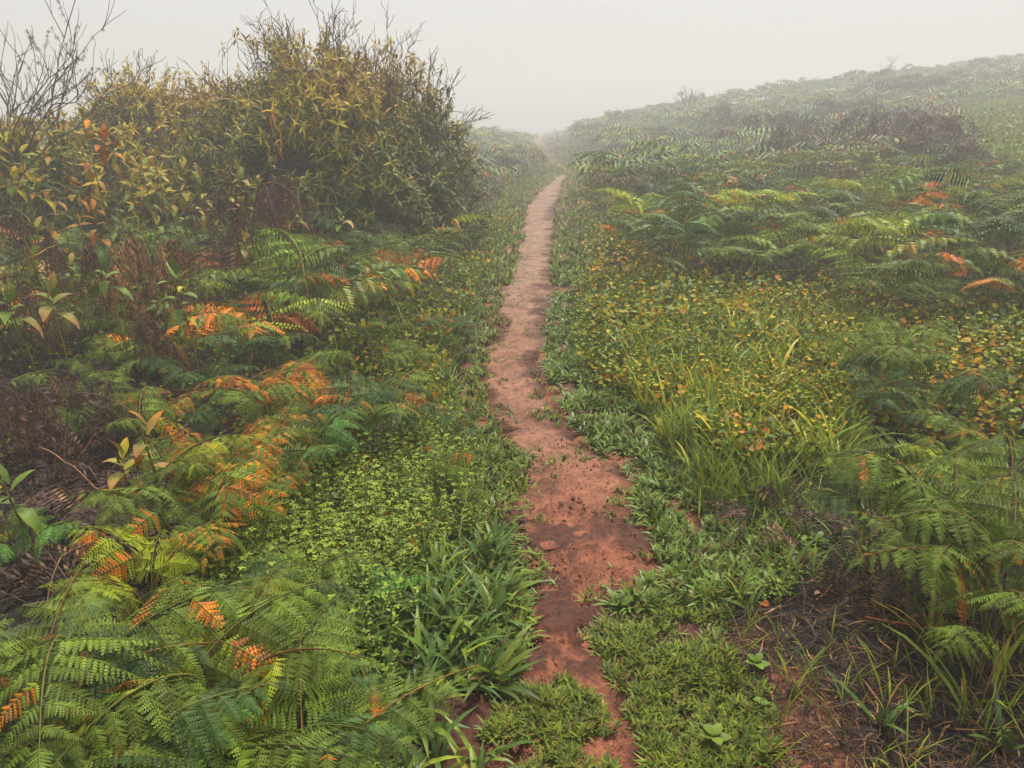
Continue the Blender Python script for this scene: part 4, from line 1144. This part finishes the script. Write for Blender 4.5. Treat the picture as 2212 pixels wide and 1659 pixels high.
# thin upright grass
TG = []
yl = np.array((.29, .36, .035)); 
for k in range(8):
    G = Geo(); r = np.random.RandomState(k + 520)
    for i in range(5):
        c = [yl, np.array((.11, .20, .035)), np.array((.30, .26, .05)), np.array((.38, .22, .07))][r.choice(4, p=[.4, .35, .15, .1])]
        blade(G, r.uniform(.10, .26), r.uniform(.0014, .0038), math.radians(r.uniform(50, 88)), r.uniform(0, 6.28), r.uniform(.3, 1.5), c * r.uniform(.8, 1.2), None, (r.uniform(-.02, .02), r.uniform(-.02, .02), 0), 3, 0)
    TG.append(G.get())
G = Geo()
YG = zone([(1330, 780), (1500, 700), (1900, 680), (1980, 900), (1900, 1080), (1700, 1130), (1520, 1060), (1380, 930)])
P = sample(2100, 2.9, 8, 1.4, YG, lambda x, y: clump(x * .8, y * .8, 160, .42)); lay(G, TG, P, .7, 1.3)
P = sample(420, 4.5, 14, 1.2, None, lambda x, y: (pdist(x, y) > .2) & (pdist(x, y) < 1.0) & (x < PC(y)), 2); lay(G, TG, P, .7, 1.3)
P = sample(420, 5, 18, 1.2, None, lambda x, y: (pdist(x, y) > .3) & (x > PC(y))); lay(G, TG, P, .9, 1.5)
P = sample(260, 2.0, 4.5, 1.2, None, lambda x, y: (pdist(x, y) > .15) & (x < PC(y)) & (x > PL(y) - 1.1)); lay(G, TG, P, .6, 1.1)
P = sample(150, 1.4, 3.4, 1.0, LITTER_R); lay(G, TG, P, .5, .95)
P = sample(2200, 8, 45, .6, FIELD); lay(G, TG, P, 1.8, 3.4, tint=(.9, 1.3))
P = sample(2200, 9, 32, 1.0, None, lambda x, y: (pdist(x, y) > .4) & clump(x * .12, y * .12, 161, .50)); lay(G, TG, P, 1.3, 2.2)
o = obj('thin_grass', mesh_of('thin_grass', G.get(), M_GRASS)); tag(o, 'thin yellow-green grass standing through the ground cover', 'grass', kind='stuff')

# broad-bladed grass clumps, each a thing
GCL = []; GCG = []; GYG = []
for k in range(7):
    G = Geo(); r = np.random.RandomState(k + 560)
    for i in range(8 if k < 5 else 5):
        c = [np.array((.065, .115, .022)), np.array((.095, .155, .034)), np.array((.15, .20, .025)), np.array((.23, .26, .03))][r.choice(4, p=[.35, .35, .2, .1])]
        blade(G, r.uniform(.11, .21), r.uniform(.0065, .0115), math.radians(r.uniform(30, 80)), r.uniform(0, 6.28), r.uniform(.4, 1.5), c * r.uniform(.85, 1.15), None, (r.uniform(-.015, .015), r.uniform(-.015, .015), 0), 4, .35)
    GCG.append(G.get()); GCL.append(mesh_of('grass_clump', GCG[-1], M_GRASS))
GYL = []
for k in range(5):
    G = Geo(); r = np.random.RandomState(k + 590)
    for i in range(6):
        c = [yl, np.array((.36, .42, .04)), np.array((.46, .36, .05)), np.array((.18, .26, .04))][r.choice(4, p=[.4, .3, .1, .2])]
        blade(G, r.uniform(.14, .28), r.uniform(.0045, .008), math.radians(r.uniform(45, 85)), r.uniform(0, 6.28), r.uniform(.3, 1.2), c * r.uniform(.85, 1.15), GOLD if r.rand() < .2 else None, (r.uniform(-.015, .015), r.uniform(-.015, .015), 0), 4, .3)
    GYG.append(G.get()); GYL.append(mesh_of('grass_clump', GYG[-1], M_GRASS))
BG = Geo()
def clumps(ms, gs, pts, s0, s1, what, group, rows, cols, colf, cap=1):
    """one thing for every spot that can be described, the rest into the uncounted mass"""
    seen = set()
    for p in pts:
        ri = sum(p[1] > q[0] for q in rows[:-1]); cv = colf(p[0], p[1]); ci = sum(cv > q[0] for q in cols[:-1])
        k = RS.randint(len(ms)); a = RS.uniform(0, 6.28); sc_ = RS.uniform(s0, s1)
        z = float(H(p[0], p[1])) - .005
        if (ri, ci) in seen:
            BG.put(gs[k], rotz(a), (p[0], p[1], z), sc_, RS.uniform(.75, 1.25)); continue
        seen.add((ri, ci))
        o = obj('grass_clump', ms[k], None, (p[0], p[1], z), quat_of(rotz(a)), sc_ * 1.2)
        tag(o, f'{what} {rows[ri][1]}, {cols[ci][1]}', 'grass clump', group)
pd1 = lambda x, y: float(pdist(x, y))
clumps(GCL, GCG, sample(110, 1.35, 3.4, .8, BLADES), .8, 1.2, 'broad dark green grass clump', 'broad-bladed grass clumps left of the path',
       [(1.7, 'above the bottom edge'), (2.0, 'beside the lowest bare clay'), (2.3, 'level with the clay lumps'), (2.6, 'below the dark root'), (9, 'by the dark root')],
       [(.22, 'touching the left path edge'), (.45, 'near the path'), (.7, 'halfway to the ferns'), (9, 'against the ferns')], pd1)
clumps(GCL, GCG, sample(30, 1.2, 1.7, .8, None, lambda x, y: (x < -.05) & (x > -.75)), .7, 1.05, 'broad-bladed grass clump on the bottom edge', 'grass clumps along the bottom edge',
       [(9, 'of the photo')], [(.15, 'next to the mat grass'), (.35, 'second from the mat grass'), (.6, 'beside the corner ferns'), (9, 'near the corner')], pd1)
clumps(GCL, GCG, sample(40, 3.0, 6.5, 1.2, None, lambda x, y: (x < PL(y) - .2) & (x > PL(y) - .9)), .7, 1.1, 'grass clump on the left verge', 'grass clumps on the left verge',
       [(3.6, 'beside the orange-tipped fern'), (4.4, 'past the orange-tipped fern'), (5.3, 'where the path narrows'), (9, 'farthest along the path')], [(.45, 'close to the clay'), (.65, 'in the second row'), (9, 'under the ferns')], pd1)
clumps(GYL, GYG, sample(260, 3.2, 7, .8, YG), .7, 1.2, 'yellow grass clump in the round-leaved patch', 'yellow-green grass clumps in the round-leaved patch',
       [(3.6, 'at its front border'), (4.2, 'in its front half'), (4.9, 'in its middle'), (5.8, 'in its rear half'), (9, 'at its rear border')],
       [(.9, 'on the path side'), (1.4, 'left of its centre'), (2.0, 'at its centre'), (2.7, 'right of its centre'), (9, 'next to the right ferns')], pd1)
clumps(GCL, GCG, sample(30, 2.6, 4.2, 1.0, None, lambda x, y: (x > PR(y) + .35) & (x < PR(y) + 1.3)), .5, .85, 'grass clump bordering the litter', 'grass clumps bordering the litter',
       [(3.0, 'on its near side'), (3.5, 'on its middle stretch'), (9, 'on its far side')], [(.6, 'nearest the path'), (.9, 'a step from the path'), (9, 'well away from the path')], pd1)
o = obj('broad_grass', mesh_of('broad_grass', BG.get(), M_GRASS)); tag(o, 'broad-bladed grass filling the gaps between ferns and path', 'grass', kind='stuff')
for i, (u_, v_, s_, lab) in enumerate([
    (2085, 1560, 1.2, 'tallest yellow-green grass shoot standing in the litter in the lower right corner'),
    (1900, 1580, .9, 'pair of green grass blades in the litter left of the tallest corner shoot'),
    (2150, 1480, 1.0, 'golden grass shoot leaning in the litter above the corner'),
    (1960, 1330, .9, 'forked green grass shoot with one long sideways blade in the litter'),
    (2010, 1400, 1.0, 'yellow grass shoot by the reddish fallen stick'),
    (2170, 1640, 1.0, 'curved green grass shoot at the lower right corner edge'),
    (1620, 1320, .7, 'small green grass shoot where the mat grass meets the litter'),
    (1720, 1230, .8, 'bent green grass shoot in the litter below the orange leaves'),
    (2190, 1380, 1.0, 'grass shoot under the lowest fern at the right edge'),
    (1830, 1230, .8, 'thin grass shoot rising between fallen twigs on the litter')]):
    x_, y_ = at(u_, v_); m = GYL[i % 5] if i in (0, 2, 4, 8) else GCL[5 + i % 2]
    o = obj('grass_clump', m, None, (x_, y_, float(H(x_, y_))), quat_of(rotz(i * 1.3)), s_); tag(o, lab, 'grass clump', 'grass shoots on the litter')

# seedlings
def seedling(u_, v_, L, n, label, col):
    x_, y_ = at(u_, v_); r = np.random.RandomState(int(u_))
    root = bpy.data.objects.new('seedling', None); COL.objects.link(root); root.location = (x_, y_, float(H(x_, y_)))
    tag(root, label, 'seedling', 'seedlings on the bare soil')
    G = Geo(); tube(G, [(0, 0, 0), (0, 0, .05)], .0016, .0012, col, 3); obj('stem', mesh_of('stem', G.get(), M_LEAF), root)
    G = Geo(); t = np.linspace(0, 1, 5); pts = np.stack([t, 0 * t, .1 * t - .25 * t * t], 1)
    ribbon(G, pts, [.03, .26, .34, .22, 0.0], col, fold=.2); me = mesh_of('leaf', G.get(), M_LEAF, True)
    for i in range(n): obj('leaf', me, root, (0, 0, .03 + .02 * (i // 2) / max(1, n / 2)), quat_of(rotz(i * math.pi / 2 * 1.03 + (i // 4) * .7) @ roty(math.radians(-15 - 8 * (i // 2)))), L * (1.1 - .1 * (i // 2)))
for a in [(1632, 1455, .040, 6, 'bright green seedling on the brown soil beside the mat grass', G_BRI), (1730, 1195, .036, 5, 'light green seedling at the top of the litter', G_BRI * 1.2),
          (1765, 1190, .042, 5, 'round-leaved seedling touching the light green one', G_BRI * .8), (1870, 1210, .03, 3, 'small seedling with a pointed leaf on the black litter', G_BRI),
          (1540, 1230, .03, 5, 'tiny bright seedling at the edge of the mat grass below the green verge', G_BRI), (1540, 1620, .045, 6, 'dull green seedling in the mat grass at the bottom', G_MID),
          (880, 1560, .05, 6, 'dark leafed seedling under the bottom grass clumps', G_MID), (1640, 1540, .025, 4, 'small seedling on brown soil at the bottom', G_BRI),
          (690, 1300, .055, 8, 'pale green broad-leaved herb above the lower left bed', np.array((.16, .33, .07))), (340, 1370, .06, 8, 'large pale herb rosette amid the lower left ferns', np.array((.15, .30, .06))),
          (700, 1330, .05, 6, 'second pale green broad-leaved herb beside the dark feathery fern', np.array((.15, .31, .06))), (1580, 1040, .035, 6, 'mint green herb sprig below the orange leaves', G_BRI)]:
    seedling(*a)

# ------------------------------------------------------------------ dead litter
ST = []
for k in range(10):
    G = Geo(); r = np.random.RandomState(k + 620)
    L = r.uniform(.05, .15); n = 3; p = np.array([0, 0, r.uniform(0, .03)]); az = 0; el = r.uniform(-.1, .6); pts = [p]
    for i in range(n):
        az += r.normal(0, .35); el -= r.uniform(0, .45); p = p + np.array([math.cos(az) * math.cos(el), math.sin(az) * math.cos(el), math.sin(el)]) * L / n; p[2] = max(p[2], .002); pts.append(p)
    if k < 5: tube(G, pts, .0011, .0006, np.ones(3), 3)
    else: ribbon(G, pts, [.0012, .0024, .0016, .0004], np.ones(3))
    ST.append(G.get())
SCOL = np.array([BLACK, BLACK * 1.6, BLACK * 2, BLACK * 1.3, BLACK * 1.8, BROWN * .6, BROWN, BROWN * 1.2, TAN * .4, np.array((.22, .10, .045)), np.array((.34, .18, .07))])
SDK = np.array([BLACK * 1.5, BLACK * 2.5, BROWN * .6, BROWN, BROWN * 1.3, TAN * .5])
G = Geo()
away = lambda x, y: pdist(x, y) > .12
P = sample(4600, 1.25, 4.0, .9, LITTER_R, away); lay(G, ST, P, .6, 1.4, tilt=.3, cols=SCOL)
P = sample(2200, 1.2, 2.2, .6, None, lambda x, y: (x > .72)); lay(G, ST, P, .5, 1.1, tilt=.3, cols=SCOL)
P = sample(5000, 1.6, 9.0, 1.0, None, lambda x, y: (x < PL(y) - .15)); lay(G, ST, P, .8, 2.2, tilt=.35, cols=SDK)
P = sample(2200, 1.8, 5.5, 1.0, CLEAR); lay(G, ST, P, 1.0, 2.6, tilt=.4, cols=SDK)
P = sample(1500, 3.5, 9, 1.2, None, lambda x, y: (x > PR(y) + .5)); lay(G, ST, P, 1.2, 2.6, tilt=.4, cols=SDK)
P = sample(700, 1.5, 12, 1.3, None, lambda x, y: (pdist(x, y) < 0)); lay(G, ST, P, .12, .35, tilt=.1, up=.012, cols=SDK)
pd_ = [pinna(900 + i, 1, c, None, 0, .3, True) for i, c in enumerate([BROWN * .8, BLACK * 2.2, PURPLE * .7])]
P = sample(420, 2.2, 6, 1.1, None, lambda x, y: (x < PL(y) - .8)); lay(G, pd_, P, .14, .3, tilt=.6, up=.06)
P = sample(240, 1.8, 5, 1.0, CLEAR); lay(G, pd_, P, .14, .34, tilt=.7, up=.10)
P = sample(110, 2.0, 4.5, 1.1, None, lambda x, y: (x > PR(y) + .9)); lay(G, pd_, P, .1, .22, tilt=.5, up=.04)
o = obj('plant_litter', mesh_of('plant_litter', G.get(), M_DEAD)); tag(o, 'tangled dead stems and withered fronds lying on the dark ground', 'litter', kind='stuff')

CR = []
for k in range(4):
    r = np.random.RandomState(k + 660); V = np.array([(1, 0, -.3), (-.4, .9, -.3), (-.6, -.8, -.3), (.1, .1, .8)]) * r.uniform(.6, 1.2, (4, 3)); CR.append((V, np.array([(0, 1, 3), (1, 2, 3), (2, 0, 3)]), np.ones((4, 3))))
G = Geo()
crc = np.array([RED * 1.1, RED * .8, RED * .6, REDDK, REDDK * .8])
P = sample(5200, 1.4, 7, 1.5, None, lambda x, y: (pdist(x, y) < .12) & (fbm(x * 8, y * 8, 180) > .45), .8); lay(G, CR, P, .0018, .0062, tilt=.5, up=.012, cols=crc)
P = sample(420, 1.5, 5, 1.4, None, lambda x, y: (pdist(x, y) < .05) & (fbm(x * 5, y * 5, 181) > .5), .8); lay(G, CR, P, .006, .016, tilt=.5, up=.010, cols=crc[:4])
P = sample(1500, 1.3, 3.0, 1.0, None, lambda x, y: (x > PR(y)) & (x < PR(y) + 1.1)); lay(G, CR, P, .002, .007, tilt=.5, up=.004, cols=crc[1:])
o = obj('soil_crumbs', mesh_of('soil_crumbs', G.get(), M_SOIL)); tag(o, 'crumbs of clay scattered over the worn path', 'crumbs', kind='stuff')

# fallen leaves curled orange on the ground
OL = []
for k in range(4):
    G = Geo(); t = np.linspace(0, 1, 4); pts = np.stack([t, 0 * t, .3 * np.sin(t * 3)], 1); ribbon(G, pts, [.05, .3, .26, 0], (ORANGE, GOLD, TAN, ORANGE * .8)[k], fold=.4); OL.append(G.get())
G = Geo(); P = sample(160, 2.2, 6, 1.2, None, lambda x, y: pdist(x, y) > .5); lay(G, OL, P, .015, .035, tilt=.7, up=.05)
P = sample(60, 3.0, 4.2, 1.2, zone([(1560, 930), (1720, 940), (1720, 1010), (1600, 1020)])); lay(G, OL, P, .03, .06, tilt=.8, up=.12)
o = obj('fallen_leaves', mesh_of('fallen_leaves', G.get(), M_DEAD)); tag(o, 'small withered orange leaves scattered over the low plants', 'leaves', kind='stuff')

# single sticks and stalks one can point at
def stick(pts_px, r0, col, label):
    pts = []
    for (u_, v_, up) in pts_px:
        x_, y_ = at(u_, v_, up); pts.append((x_, y_, float(H(x_, y_, False)) + up))
    pts = np.array(pts); o0 = pts[0].copy(); G = Geo()
    tt = np.linspace(0, len(pts) - 1, 3 * len(pts)); P_ = np.stack([np.interp(tt, range(len(pts)), pts[:, i]) for i in range(3)], 1) - o0
    P_ += RS.normal(0, .003, P_.shape); tube(G, P_, r0, r0 * .5, np.asarray(col), 5)
    o = obj('dead_stick', mesh_of('dead_stick', G.get(), M_BARK), None, tuple(o0)); tag(o, label, 'stick', 'fallen sticks and stalks')
for a in [
    ([(1870, 1335, .05), (1950, 1345, .05), (2060, 1365, .04)], .0045, (.36, .12, .05), 'reddish stick lying across the litter near the right edge'),
    ([(2170, 1020, .5), (2160, 1130, .3), (2120, 1300, .02)], .004, (.42, .24, .06), 'yellow-brown bare stalk hanging down at the right edge'),
    ([(760, 1390, .12), (800, 1480, .08), (840, 1560, .03)], .004, (.40, .10, .05), 'thin red twig in the grass at the lower left of the path'),
    ([(200, 1170, .22), (320, 1140, .28), (430, 1135, .22)], .0028, (.5, .27, .15), 'pale straight stalk crossing the black clearing'),
    ([(210, 1160, .1), (130, 1200, .2), (100, 1300, .1)], .003, (.34, .18, .10), 'leaning brown stalk at the left of the black clearing'),
    ([(290, 1450, .15), (350, 1440, .12), (400, 1425, .10)], .0036, (.46, .22, .10), 'light brown broken stick at the bottom of the clearing'),
    ([(90, 965, .3), (160, 1010, .25), (250, 1090, .12)], .0028, (.46, .22, .12), 'thin orange-brown stem slanting down through the clearing'),
    ([(210, 935, .35), (170, 990, .25), (155, 1060, .08)], .003, (.40, .16, .10), 'curved reddish stem at the top of the clearing'),
    ([(1060, 1132, .03), (1110, 1126, .04), (1170, 1121, .02)], .006, (.14, .07, .05), 'dark root poking onto the path from the left bank'),
    ([(1680, 960, .3), (1720, 1070, .25), (1750, 1180, .02)], .003, (.07, .05, .03), 'dark upright twig below the orange leaves'),
    ([(40, 600, .8), (60, 560, .95), (120, 530, 1.0)], .005, (.40, .24, .08), 'arched yellow stem at the left edge below the leafless shrub'),
    ([(1850, 1170, .06), (1880, 1240, .05), (1930, 1370, .03)], .0028, (.34, .20, .12), 'long thin brown stalk across the litter under the right ferns'),
    ([(640, 860, .3), (590, 905, .25), (540, 1000, .15)], .0028, (.30, .2, .12), 'dry stalk leaning in the hollow behind the herb patch'),
    ([(990, 1160, .25), (1010, 1060, .35), (1000, 960, .5)], .002, (.28, .28, .08), 'single upright grass stalk standing beside the path on the left'),
    ([(790, 1010, .45), (788, 1150, .2), (785, 1250, .02)], .002, (.30, .28, .10), 'thin pale stalk standing in the herb patch')]:
    stick(*a)

# look-alikes told apart by their order across the view
by = {}
for o in SC.objects:
    if o.parent is None and 'category' in o.keys() and 'label' in o.keys(): by.setdefault(o['label'], []).append(o)
ORD = ['first', 'second', 'third', 'fourth', 'fifth', 'sixth', 'seventh', 'eighth', 'ninth', 'tenth', 'eleventh', 'twelfth', 'thirteenth', 'fourteenth', 'fifteenth', 'sixteenth']
for lab, os_ in by.items():
    if len(os_) < 2: continue
    os_.sort(key=lambda o: o.location.x / max(.5, o.location.y))
    for i, o in enumerate(os_):
        w_ = ('leftmost' if i == 0 else 'rightmost' if i == len(os_) - 1 else ORD[min(i, 15)] + ' from the left')
        o['label'] = lab + ', ' + w_

# ------------------------------------------------------------------ haze
hz = bpy.data.meshes.new('haze')
x1, ya, yb, za, zb = 135, -9, 182, -2.2, 11.5
vs = [(x, y, z) for z in (za, zb) for y in (ya, yb) for x in (-x1, x1)]
hz.from_pydata(vs, [], [(0, 2, 3, 1), (4, 5, 7, 6), (0, 1, 5, 4), (1, 3, 7, 5), (3, 2, 6, 7), (2, 0, 4, 6)])
m = bpy.data.materials.new('haze'); m.use_nodes = True
n, l = m.node_tree.nodes, m.node_tree.links; n.clear()
out = n.new('ShaderNodeOutputMaterial'); pv = n.new('ShaderNodeVolumePrincipled')
pv.inputs['Color'].default_value = (.98, .965, .935, 1); pv.inputs['Density'].default_value = FOG; pv.inputs['Anisotropy'].default_value = .3
l.new(pv.outputs[0], out.inputs['Volume'])
hz.materials.append(m)
o = obj('haze', hz); tag(o, 'pale fog filling the air over the whole hillside', kind='stuff')
